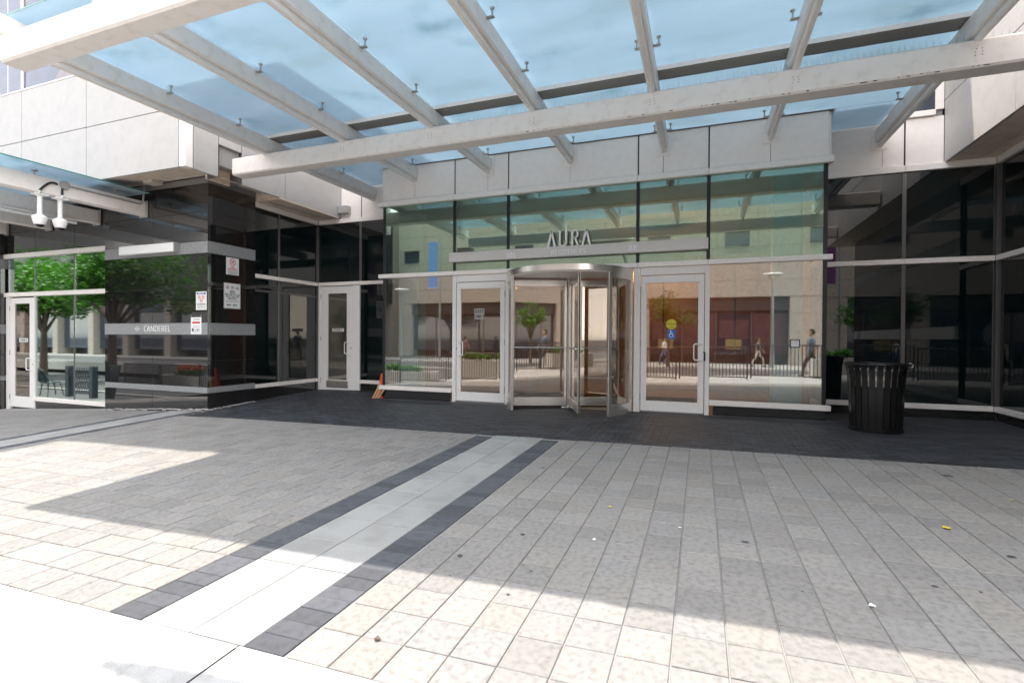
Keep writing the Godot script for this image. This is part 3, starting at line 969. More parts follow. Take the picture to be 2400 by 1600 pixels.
# ---------------------------------------------------------------- upper storeys
func build_upper() -> void:
	# left volume
	var u := thing("upper_storeys", "pale clad upper storeys overhanging the black granite pier", "building", Vector3(-13, 4.25, -8))
	var top := 13.0
	box(u, "core", Vector3(-40, 4.5, -16), Vector3(-8.47, top, -6.26), M.core_block)
	var xs := [-20.0, -17.4, -15.27, -13.17, -11.08, -8.56]
	for i in 5:
		box(u, "panel", Vector3(xs[i] + 0.006, 4.25, -6.25), Vector3(xs[i + 1] - 0.006, 5.282, -6.2), M.panel_white, 0.005)
		box(u, "panel", Vector3(xs[i] + 0.006, 5.292, -6.25), Vector3(xs[i + 1] - 0.006, 6.33 if i < 4 else 7.4, -6.2), M.panel_white, 0.005)
		if i < 4:
			box(u, "panel", Vector3(xs[i] + 0.006, 9.0, -6.25), Vector3(xs[i + 1] - 0.006, top, -6.2), M.panel_white, 0.005)
	box(u, "panel", Vector3(xs[4] + 0.4, 7.41, -6.25), Vector3(xs[5] - 0.006, top, -6.2), M.panel_white, 0.005)
	box(u, "corner_trim", Vector3(-8.55, 4.25, -6.35), Vector3(-8.4, top, -6.2), M.trim, 0.01)
	# window with a large blue photographic print behind the glass
	for i in 4:
		var win := box(u, "window", Vector3(xs[i] + 0.03, 6.36, -6.252), Vector3(xs[i + 1] - 0.03, 8.99, -6.232), M.window_print)
		box(win, "sill", Vector3(xs[i], 6.33, -6.25), Vector3(xs[i + 1], 6.358, -6.19), M.trim, 0.004)
		box(win, "mullion", Vector3(xs[i] - 0.02, 6.36, -6.25), Vector3(xs[i] + 0.02, 8.99, -6.2), M.trim, 0.004)
	# return side, facing right
	for s in [[-6.85, -6.36, 4.25], [-7.35, -6.86, 4.86], [-8.45, -7.36, 4.25], [-10.25, -8.46, 4.25]]:
		box(u, "panel", Vector3(-8.45, s[2], s[0] + 0.004), Vector3(-8.4, 6.6, s[1] - 0.004), M.panel_white, 0.005)
		box(u, "panel", Vector3(-8.45, 6.61, s[0] + 0.004), Vector3(-8.4, top, s[1] - 0.004), M.panel_white, 0.005)
	# pocket for the canopy beam
	box(u, "beam_pocket", Vector3(-8.75, 4.25, -7.35), Vector3(-8.7, 4.9, -6.86), M.soffit)
	box(u, "pocket_cheek", Vector3(-8.7, 4.25, -6.866), Vector3(-8.402, 4.86, -6.856), M.mullion_mid)
	box(u, "pocket_cheek", Vector3(-8.7, 4.25, -7.358), Vector3(-8.402, 4.86, -7.348), M.mullion_mid)
	# soffit: sloping round the pier, flat over the recess
	begin()
	var D := Vector3.DOWN
	quad(Vector3(-20, 4.25, -6.2), Vector3(-8.4, 4.25, -6.2), Vector3(-9.05, 4.43, -7.13), Vector3(-20, 4.43, -7.13), D)
	part(u, "soffit", commit(), M.soffit)
	begin()
	quad(Vector3(-8.4, 4.25, -6.21), Vector3(-8.4, 4.25, -8.3), Vector3(-9.04, 4.43, -8.3), Vector3(-9.05, 4.43, -7.14), D)
	part(u, "soffit", commit(), M.soffit)
	box(u, "soffit", Vector3(-9.06, 4.222, WALL_Z + 0.06), Vector3(-8.75, 4.25, -8.3), M.soffit, 0.003)
	box(u, "soffit", Vector3(-8.745, 4.222, WALL_Z + 0.06), Vector3(-8.4, 4.25, -8.3), M.soffit, 0.003)
	begin()
	quad(Vector3(-8.4, 4.22, -8.302), Vector3(-9.06, 4.22, -8.302), Vector3(-9.06, 4.45, -8.302), Vector3(-8.4, 4.25, -8.302), Vector3.BACK)
	part(u, "soffit_step", commit(), M.soffit)
	# wall over the entrance
	var b := thing("upper_wall", "pale panel wall rising behind the glass entrance hall", "building", Vector3(-2, 4.22, WALL_Z))
	box(b, "core", Vector3(-8.46, 4.24, -16.0), Vector3(3.72, 12.0, WALL_Z - 0.05), M.core_block)
	panels(b, [-8.4, -7.79, -6.5], 4.222, 5.0, WALL_Z, M.panel_grey, [1])
	panels(b, [-8.4, -6.5, -4.0, -1.5, 1.0, 3.73], 5.11, 5.9, WALL_Z, M.panel_grey, [])
	panels(b, [1.95, 2.88, 3.195, 3.73], 4.222, 5.0, WALL_Z, M.panel_grey, [2])
	for i in 5:
		var wx := -8.3 + i * 2.4
		var win := box(b, "window", Vector3(wx, 5.11 if i == 4 else 6.2, WALL_Z - 0.04), Vector3(wx + 2.3, 8.4, WALL_Z + (0.004 if i == 4 else -0.02)), M.glass_window)
		box(win, "sill", Vector3(wx, 5.01 if i == 4 else 6.1, WALL_Z - 0.04), Vector3(wx + 2.3, 5.1 if i == 4 else 6.19, WALL_Z + 0.05), M.trim, 0.004)
	panels(b, [-8.4, -6.5, -4.0, -1.5, 1.0, 3.73], 8.45, 12.0, WALL_Z, M.panel_grey, [])
	# right volume
	var r := thing("upper_storeys", "pale clad upper storeys overhanging the right black glass wall", "building", Vector3(7, 4.22, -6))
	box(r, "core", Vector3(3.8, 4.4, -16), Vector3(14, 11.0, -2.0), M.core_block)
	var zs := [-10.25, -8.25, -6.2, -4.1, -2.0]
	for i in 4:
		box(r, "panel", Vector3(3.73, 4.22, zs[i] + 0.004), Vector3(3.78, 5.237, zs[i + 1] - 0.004), M.panel_white, 0.005)
		box(r, "panel", Vector3(3.73, 5.245, zs[i] + 0.004), Vector3(3.78, 7.6, zs[i + 1] - 0.004), M.panel_white, 0.005)
		box(r, "panel", Vector3(3.73, 7.61, zs[i] + 0.004), Vector3(3.78, 11.0, zs[i + 1] - 0.004), M.panel_white, 0.005)
		box(r, "soffit", Vector3(3.785, 4.222, zs[i] + 0.004), Vector3(4.182, 4.26, zs[i + 1] - 0.004), M.soffit, 0.003)
		box(r, "soffit", Vector3(4.19, 4.222, zs[i] + 0.004), Vector3(6.5, 4.26, zs[i + 1] - 0.004), M.soffit, 0.003)
	for y in [[4.22, 7.6], [7.61, 11.0]]:
		for k in 4:
			box(r, "panel", Vector3(3.785 + k * 2.5, y[0], -2.05), Vector3(6.28 + k * 2.5, y[1], -2.0), M.panel_white, 0.005)
	box(r, "side_wall", Vector3(6.45, -0.4, -12), Vector3(14, 4.38, -2.45), M.granite_black)

# ---------------------------------------------------------------- canopies
const RAFTERS := [-7.40, -5.68, -4.0, -2.315, -0.63, 1.06, 2.83]

func fixing_mesh(side: float) -> ArrayMesh:
	var k := "fix%d" % int(side)
	if not meshes.has(k):
		begin()
		cbox(Vector3(side * 0.045, -0.105, 0), Vector3(0.09, 0.012, 0.055), 0.003)
		taper(Vector3(side * 0.065, -0.1, 0), Vector3(side * 0.065, -0.012, 0), 0.011, 0.009, 10)
		lathe([Vector2(0.012, -0.03), Vector2(0.024, -0.018), Vector2(0.028, -0.004), Vector2(0.0, -0.004)], 14, Vector3(side * 0.065, 0, 0))
		meshes[k] = commit()
	return meshes[k]

func build_canopy() -> void:
	var c := thing("glass_canopy", "large glass canopy on pale steel beams over the entrance", "canopy", Vector3(-2.3, 4.29, -6.3))
	var paint: Material = M.canopy_paint
	# two big beams along the facade
	var rear := box(c, "beam", Vector3(-8.2, 4.29, -7.235), Vector3(3.71, 4.60, -6.95), paint, 0.022)
	box(c, "beam", Vector3(-7.25, 4.29, -3.465), Vector3(3.71, 4.60, -3.215), paint, 0.022)
	# worn chips along the lower front edge of the rear beam
	begin()
	for k in 46:
		var x := -8.0 + 11.4 * rng.randf()
		if rng.randf() < 0.6:
			x = -1.0 + 4.0 * rng.randf()
		cbox(Vector3(x, 4.307 + rng.randf_range(-0.006, 0.004), -6.957), Vector3(rng.randf_range(0.008, 0.045), rng.randf_range(0.004, 0.01), 0.01))
	var ch := part(rear, "chips", commit(), M.chip)
	ch.set_meta("kind", "stuff")
	# plug welds on the rear beam below each rafter
	begin()
	for x in RAFTERS:
		for k in 6:
			cbox(Vector3(x - 0.03 + 0.06 * (k % 2) + rng.randf_range(-0.006, 0.006), 4.42 + 0.035 * (k / 2), -6.949), Vector3(0.011, 0.011, 0.006), 0.002)
	part(rear, "plug_welds", commit(), M.gutter)
	# rafters
	for i in RAFTERS.size():
		var x: float = RAFTERS[i]
		var zb := WALL_Z if i == 0 or i == 6 else ENTRY_Z
		begin()
		var zc := (zb - 3.23) / 2
		var l := absf(zb + 3.23) - 0.014
		var o := Vector3(x, 4.57, zc)
		cbox(Vector3(0, 0.205, 0), Vector3(0.13, 0.23, l), 0.02)
		cbox(Vector3(0, 0.075, 0), Vector3(0.03, 0.04, l - 0.01))
		cbox(Vector3(0, 0.03, 0), Vector3(0.068, 0.06, l), 0.016)
		var r := part(c, "rafter", commit(), paint, o)
		box(r, "wall_plate", Vector3(x - 0.12, 4.54, zb + 0.001), Vector3(x + 0.12, 4.92, zb + 0.013), M.trim, 0.003)
		for z in [-4.0, -5.15, -6.33, -7.75, -8.95]:
			for s in [-1.0, 1.0]:
				part(r, "glass_fixing", fixing_mesh(s), M.fixing, Vector3(x + s * 0.065, GLASS_Y, z))
	# gutter above the rear beam
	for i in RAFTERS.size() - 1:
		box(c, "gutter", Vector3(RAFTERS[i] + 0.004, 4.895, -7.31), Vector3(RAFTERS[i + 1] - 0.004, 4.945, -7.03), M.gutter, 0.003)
		box(c, "gutter_lit_face", Vector3(RAFTERS[i] + 0.004, 4.893, -7.028), Vector3(RAFTERS[i + 1] - 0.004, 4.948, -7.018), M.trim, 0.002)  # lit front and shaded underside are put into pale and dark colours
	# glass panels
	var xs := [-7.50, -5.68, -4.0, -2.315, -0.63, 1.06, 2.95]
	for i in xs.size() - 1:
		var zb := WALL_Z + 0.02 if i == 0 else ENTRY_Z + 0.05
		for s in [[-7.029, -3.38], [zb, -7.311]]:
			var lo := Vector3(xs[i] + 0.008, GLASS_Y, s[0])
			var hi := Vector3(xs[i + 1] - 0.008, GLASS_Y + 0.018, s[1])
			if i == 5 and s[0] == zb:
				lo.z = ENTRY_Z + 0.05
			var g := box(c, "glass_panel", lo, hi, M.glass_frit)
			box(g, "polished_edge", Vector3(lo.x, lo.y + 0.001, hi.z + 0.0005), Vector3(hi.x, hi.y - 0.001, hi.z + 0.003), M.glass_edge)
	box(c, "glass_panel", Vector3(1.96, GLASS_Y, WALL_Z + 0.02), Vector3(2.82, GLASS_Y + 0.018, ENTRY_Z + 0.04), M.glass_frit)
	# bird spikes on the rear beam
	begin()
	for k in 520:
		var x := -8.0 + 11.6 * k / 520.0
		var p := Vector3(x, 4.60, -7.0 - 0.05 * (k % 3))
		var q := p + Vector3(rng.randf_range(-0.02, 0.02), 0.10, rng.randf_range(-0.03, 0.03))
		taper(p, q, 0.0014, 0.0008, 3)
	var sp := part(c, "bird_spikes", commit(), M.steel)
	sp.set_meta("kind", "stuff")

func build_side_canopy() -> void:
	var c := thing("glass_canopy", "smaller glass canopy over the storefront, carrying two dome cameras", "canopy", Vector3(-13, 3.78, -6))
	for x in [-10.88, -12.63, -14.38, -16.13]:
		var b := box(c, "beam", Vector3(x - 0.1, 3.78, -7.12 if x > -11.5 else -7.26), Vector3(x + 0.1, 4.07, -3.9), M.canopy_paint, 0.014)
		box(b, "end_plate", Vector3(x - 0.12, 3.75, -7.145 if x > -11.5 else -7.29), Vector3(x + 0.12, 4.09, -7.121 if x > -11.5 else -7.262), M.panel_white, 0.003)
		for z in [-6.6, -5.3, -4.3]:
			begin()
			taper(Vector3(0, -0.1, 0), Vector3(0, -0.012, 0), 0.014, 0.011, 10)
			lathe([Vector2(0.012, -0.03), Vector2(0.04, -0.018), Vector2(0.045, -0.002), Vector2(0.0, -0.002)], 14)
			cbox(Vector3(0, -0.092, 0), Vector3(0.12, 0.014, 0.06), 0.003)
			part(b, "glass_fixing", commit(), M.fixing, Vector3(x, 4.17, z))
	var xs := [-10.43, -12.63, -14.38, -16.13, -17.0]
	for i in 4:
		var g := box(c, "glass_panel", Vector3(xs[i + 1] + 0.006, 4.17, -6.96), Vector3(xs[i] - 0.006, 4.19, -4.45), M.glass_frit)
		if i == 0:
			box(g, "polished_edge", Vector3(xs[0] - 0.0055, 4.171, -6.96), Vector3(xs[0] - 0.003, 4.189, -4.45), M.glass_edge)
	# long tube light below the second beam
	var t := thing("tube_light", "long white tube light fixed under the side canopy beam", "light fixture", Vector3(-12.53, 3.72, -5.5))
	box(t, "housing", Vector3(-12.56, 3.735, -6.82), Vector3(-12.48, 3.775, -4.2), M.trim, 0.008)
	begin()
	tube([Vector3(0, 0, -1.3), Vector3(0, 0, 1.3)], 0.032, 12)
	part(t, "diffuser", commit(), M.white_plastic, Vector3(-12.52, 3.70, -5.52))
	# dome cameras
	for k in 2:
		var z: float = [-5.36, -5.66][k]
		var p := Vector3(-10.85, 3.775, z)
		var s := thing("security_camera", "white dome security camera on a pendant pole, %s" % ["farther from the granite pier" if k == 0 else "nearer the granite pier"], "camera", p, "pendant dome cameras")
		box(s, "mount_plate", p + Vector3(-0.07, -0.035, -0.1), p + Vector3(0.07, -0.002, 0.1), M.white_plastic, 0.008)
		begin()
		lathe([Vector2(0.036, -0.36), Vector2(0.036, -0.06), Vector2(0.06, -0.036)], 18)
		part(s, "pole", commit(), M.white_plastic, p)
		begin()
		lathe([Vector2(0.07, -0.545), Vector2(0.085, -0.52), Vector2(0.108, -0.43), Vector2(0.105, -0.40), Vector2(0.04, -0.36), Vector2(0.0, -0.36)], 24)
		part(s, "housing", commit(), M.white_plastic, p)
		begin()
		var prof := []
		for i in 7:
			var a := PI / 2 * i / 6.0
			prof.append(Vector2(0.068 * sin(a), -0.535 - 0.055 * cos(a)))
		lathe(prof, 20)
		part(s, "dome", commit(), M.dome_dark, p)
		begin()
		if k == 0:
			var pts := []
			for i in 12:
				var a := PI * i / 11.0
				pts.append(Vector3(0.1, 0.02 + 0.20 * sin(a * 0.62), 0.06 - 0.27 * i / 11.0))
			tube(pts, 0.018, 8)
		else:
			tube([Vector3(0.1, 0.0, 0.02), Vector3(0.1, 0.15, 0.02)], 0.018, 8)
		part(s, "flex_conduit", commit(), M.conduit_black, p)
		begin()
		tube([Vector3(0.06, -0.02, 0.05), Vector3(0.1, -0.015, 0.055 if k == 0 else 0.02), Vector3(0.1, 0.03, 0.055 if k == 0 else 0.02)], 0.02, 8)
		part(s, "elbow", commit(), M.white_plastic, p)
	# conduit run with its boxes
	var cd := thing("conduit", "grey conduit on the side canopy beam rising to a beige junction box", "conduit", Vector3(-10.77, 3.99, -6.3))
	begin()
	tube([Vector3(-10.765, 4.0, -5.75), Vector3(-10.765, 3.99, -6.95), Vector3(-10.765, 4.0, -7.0), Vector3(-10.72, 4.05, -7.02), Vector3(-10.70, 4.25, -7.02), Vector3(-10.66, 4.32, -7.0), Vector3(-10.58, 4.35, -6.95), Vector3(-10.3, 4.36, -6.9)], 0.017, 8)
	part(cd, "pipe", commit(), M.conduit_grey)
	begin()
	lathe([Vector2(0.0, 0.035), Vector2(0.075, 0.035), Vector2(0.08, 0.0)], 20)
	part(cd, "round_box", commit(), M.conduit_grey, Vector3(-10.779, 4.0, -5.69), Basis(Vector3.BACK, -PI / 2))
	box(cd, "junction_box", Vector3(-10.32, 4.30, -6.97), Vector3(-10.06, 4.39, -6.75), M.box_beige, 0.006)
	begin()
	tube([Vector3(-10.07, 4.385, -6.9), Vector3(-9.0, 4.4, -7.02), Vector3(-8.98, 4.4, -7.06), Vector3(-8.98, 4.405, -8.15), Vector3(-8.95, 4.38, -8.3), Vector3(-8.85, 4.24, -8.38), Vector3(-8.8, 4.2, -8.5), Vector3(-8.62, 4.2, -10.0), Vector3(-8.5, 4.205, -10.12), Vector3(-8.37, 4.25, -10.15)], 0.014, 8)
	part(cd, "pipe", commit(), M.conduit_grey)
	var jb := thing("junction_box", "small grey electrical box with curled leads on the upper panels", "electrical box", Vector3(-8.33, 4.4, -10.2))
	box(jb, "case", Vector3(-8.39, 4.33, -10.248), Vector3(-8.1, 4.51, -10.1), M.conduit_grey, 0.008)
	begin()
	for k in 3:
		var x := -8.3 + 0.09 * k
		tube([Vector3(x, 4.33, -10.17), Vector3(x, 4.26, -10.15), Vector3(x + 0.03, 4.24, -10.15), Vector3(x + 0.06, 4.27, -10.17)], 0.009, 6)
	part(jb, "leads", commit(), M.conduit_grey)

# ---------------------------------------------------------------- revolving door
func build_revolving_door() -> void:
	var c := Vector3(-2.32, 0, -9.28)
	var r := thing("revolving_door", "four wing revolving door of brushed steel and glass", "door", c)
	var R := 1.15
	begin()
	lathe([Vector2(R - 0.03, 2.44), Vector2(R + 0.03, 2.44), Vector2(R + 0.03, 2.535), Vector2(0.0, 2.535)], 72, Vector3.ZERO, -PI / 2, PI / 2)
	part(r, "canopy_ring", commit(), M.brushed, c)
	begin()
	lathe([Vector2(0.0, 2.42), Vector2(R - 0.03, 2.42), Vector2(R - 0.03, 2.44)], 48)
	part(r, "ceiling", commit(), M.trim, c)
	for s in [-1.0, 1.0]:
		# curved side walls: from the facade to the throat post
		var a0: float = s * deg_to_rad(50)
		var a1: float = s * deg_to_rad(89)
		for y in [[-0.02, 0.17], [2.33, 2.438]]:
			begin()
			lathe([Vector2(R - 0.025, y[0]), Vector2(R + 0.025, y[0]), Vector2(R + 0.025, y[1]), Vector2(R - 0.025, y[1]), Vector2(R - 0.025, y[0])], 14, Vector3.ZERO, a0, a1)
			part(r, "curved_rail", commit(), M.brushed, c)
		begin()
		lathe([Vector2(R - 0.006, 0.172), Vector2(R + 0.006, 0.172), Vector2(R + 0.006, 2.328), Vector2(R - 0.006, 2.328), Vector2(R - 0.006, 0.172)], 16, Vector3.ZERO, a0, a1)
		part(r, "curved_pane", commit(), M.glass_door, c)
		for a in [a0, a1]:
			var p := c + Vector3(sin(a) * R, 1.21, cos(a) * R)
			part(r, "post", bmesh(Vector3(0.075 if a == a0 else 0.05, 2.46, 0.055), 0.006), M.brushed, p, Basis(Vector3.UP, a))
	# inner half of the drum
	for s in [-1.0, 1.0]:
		begin()
		lathe([Vector2(R - 0.006, 0.0), Vector2(R + 0.006, 0.0), Vector2(R + 0.006, 2.42), Vector2(R - 0.006, 2.42)], 14, Vector3.ZERO, s * deg_to_rad(92), s * deg_to_rad(132))
		part(r, "curved_pane", commit(), M.glass_door, c)
	begin()
	taper(Vector3(0, 0, 0), Vector3(0, 2.42, 0), 0.045, 0.045, 16)
	part(r, "centre_shaft", commit(), M.brushed, c)
	begin()
	lathe([Vector2(0.0, 0.022), Vector2(0.14, 0.018), Vector2(0.16, 0.0)], 24)
	part(r, "floor_boss", commit(), M.brushed, c + Vector3(0, 0.0, 0))
	for k in 4:
		var a := deg_to_rad(23.0) + k * PI / 2
		var b := Basis(Vector3.UP, a - PI / 2)
		begin()
		var x0 := 0.05
		var x1 := R - 0.06
		for x in [x0 + 0.025, x1 - 0.025]:
			cbox(Vector3(x, 1.21, 0), Vector3(0.05, 2.36, 0.042), 0.005)
		cbox(Vector3((x0 + x1) / 2, 0.11, 0), Vector3(x1 - x0 - 0.10, 0.16, 0.045), 0.004)
		cbox(Vector3((x0 + x1) / 2, 2.33, 0), Vector3(x1 - x0 - 0.10, 0.12, 0.045), 0.004)
		var w := part(r, "wing", commit(), M.brushed, c, b)
		var g := MeshInstance3D.new()
		g.name = "pane"
		g.mesh = bmesh(Vector3(x1 - x0 - 0.10, 2.08, 0.01), 0.0)
		g.material_override = M.glass_door
		w.add_child(g)
		g.position = Vector3((x0 + x1) / 2, 1.23, 0)
		for s in [-1.0, 1.0]:
			begin()
			tube([Vector3(x0 + 0.03, 1.12, s * 0.06), Vector3(x1 - 0.03, 1.12, s * 0.06)], 0.013, 8)
			for x in [x0 + 0.03, x1 - 0.03]:
				tube([Vector3(x, 1.12, 0.0), Vector3(x, 1.12, s * 0.06)], 0.01, 6)
			var h := MeshInstance3D.new()
			h.name = "push_bar"
			h.mesh = commit()
			h.material_override = M.steel
			w.add_child(h, true)
		begin()
		cbox(Vector3(x1 + 0.015, 1.2, 0), Vector3(0.03, 2.38, 0.016))
		cbox(Vector3((x0 + x1) / 2, 0.012, 0), Vector3(x1 - x0, 0.024, 0.016))
		var q := MeshInstance3D.new()
		q.name = "brush_seal"
		q.mesh = commit()
		q.material_override = M.rubber
		w.add_child(q)

# ---------------------------------------------------------------- lobby behind the glass
func build_lobby() -> void:
	var z0 := ENTRY_Z - 0.12
	var z1 := -16.5
	var l := thing("lobby", "warm timber lined lobby seen through the entrance glass", "interior", Vector3(-2.3, 0, -12))
	box(l, "floor", Vector3(-6.42, -0.2, z1), Vector3(1.82, -0.005, z0 + 0.1), M.lobby_floor)
	box(l, "ceiling", Vector3(-6.42, 4.05, z1), Vector3(1.82, 4.19, z0), M.lobby_plaster)
	box(l, "back_wall", Vector3(-6.42, 0, z1 - 0.2), Vector3(1.82, 4.05, z1), M.lobby_plaster)
	box(l, "side_wall", Vector3(-6.55, 0, z1), Vector3(-6.42, 4.05, WALL_Z), M.lobby_plaster)
	box(l, "side_wall", Vector3(1.82, 0, z1), Vector3(1.95, 4.05, WALL_Z), M.lobby_wood)
	for i in 4:
		box(l, "timber_panel", Vector3(-1.9 + i * 0.93, 0.02, z1 + 1.6), Vector3(-1.0 + i * 0.93, 3.6, z1 + 1.66), M.lobby_wood, 0.01)
	box(l, "reception_desk", Vector3(-1.6, 0.0, z1 + 2.4), Vector3(0.9, 1.1, z1 + 3.1), M.lobby_wood, 0.02)
	box(l, "column", Vector3(-6.3, 0.0, -9.95), Vector3(-5.8, 4.05, -9.6), M.lobby_column, 0.01)
	box(l, "column", Vector3(1.15, 0.0, -9.95), Vector3(1.6, 4.05, -9.6), M.lobby_column, 0.01)
	box(l, "door_mat", Vector3(-4.6, -0.004, -11.6), Vector3(-0.1, 0.006, -9.6), M.rubber)
	box(l, "gold_bulkhead", Vector3(-2.9, 2.78, -11.4), Vector3(-0.3, 3.3, -11.1), M.lobby_gold, 0.01)
	var ch := thing("chandelier", "golden lit chandelier hanging in the lobby", "chandelier", Vector3(-0.9, 3.3, -12.6))
	begin()
	tube([Vector3(0, 0.85, 0), Vector3(0, 0.3, 0)], 0.012, 8)
	lathe([Vector2(0.45, 0.28), Vector2(0.47, 0.30), Vector2(0.45, 0.32), Vector2(0.0, 0.32)], 24)
	part(ch, "frame", commit(), M.lobby_gold, Vector3(-0.9, 3.3, -12.6))
	for k in 14:
		var a := TAU * k / 14
		begin()
		taper(Vector3(0, 0.0, 0), Vector3(0, 0.24, 0), 0.02, 0.03, 8)
		part(ch, "lamp", commit(), M.lamp_warm, Vector3(-0.9 + 0.42 * sin(a), 3.32 + 0.04 * (k % 3), -12.6 + 0.42 * cos(a)))
	var o := OmniLight3D.new()
	o.name = "chandelier_light"
	o.light_color = Color(1.0, 0.76, 0.45)
	o.light_energy = 1.0
	o.light_size = 0.4
	o.omni_range = 14.0
	o.omni_attenuation = 2.0
	o.shadow_enabled = true
	ch.add_child(o)
	o.position = Vector3(0, -0.25, 0)

# ---------------------------------------------------------------- signs and lettering
func disc(parent: Node3D, called: String, c: Vector3, r0: float, r1: float, m: Material, b := Basis.IDENTITY) -> void:
	begin()
	for i in 28:
		var a := TAU * i / 28
		var d := TAU * (i + 1) / 28
		var u := Vector3(cos(a), sin(a), 0)
		var w := Vector3(cos(d), sin(d), 0)
		quad(u * r0, w * r0, w * r1, u * r1, Vector3.BACK)
	part(parent, called, commit(), m, c, b)

func bars(parent: Node3D, called: String, list: Array, m: Material, at: Vector3, b := Basis.IDENTITY) -> void:
	# printed bars: [x, y, width, height, turn]
	begin()
	for l in list:
		var t: float = l[4] if l.size() > 4 else 0.0
		var u: Vector3 = Vector3(cos(t), sin(t), 0) * (l[2] * 0.5)
		var w: Vector3 = Vector3(-sin(t), cos(t), 0) * (l[3] * 0.5)
		var c := Vector3(l[0], l[1], 0)
		quad(c - u - w, c + u - w, c + u + w, c - u + w, Vector3.BACK)
	part(parent, called, commit(), m, at, b)

func lines(parent: Node3D, c: Vector3, w: float, y0: float, n: int, step: float, h: float, m: Material, b := Basis.IDENTITY) -> void:
	# rows of small print, drawn as short words
	var l := []
	for k in n:
		var x := -w / 2 + rng.randf_range(0.0, 0.15) * w
		while x < w / 2 - 0.02 * w:
			var ww := minf(rng.randf_range(0.06, 0.2) * w, w / 2 - x)
			l.append([x + ww / 2, y0 - k * step, ww, h])
			x += ww + 0.035 * w
	bars(parent, "small_print", l, m, c, b)

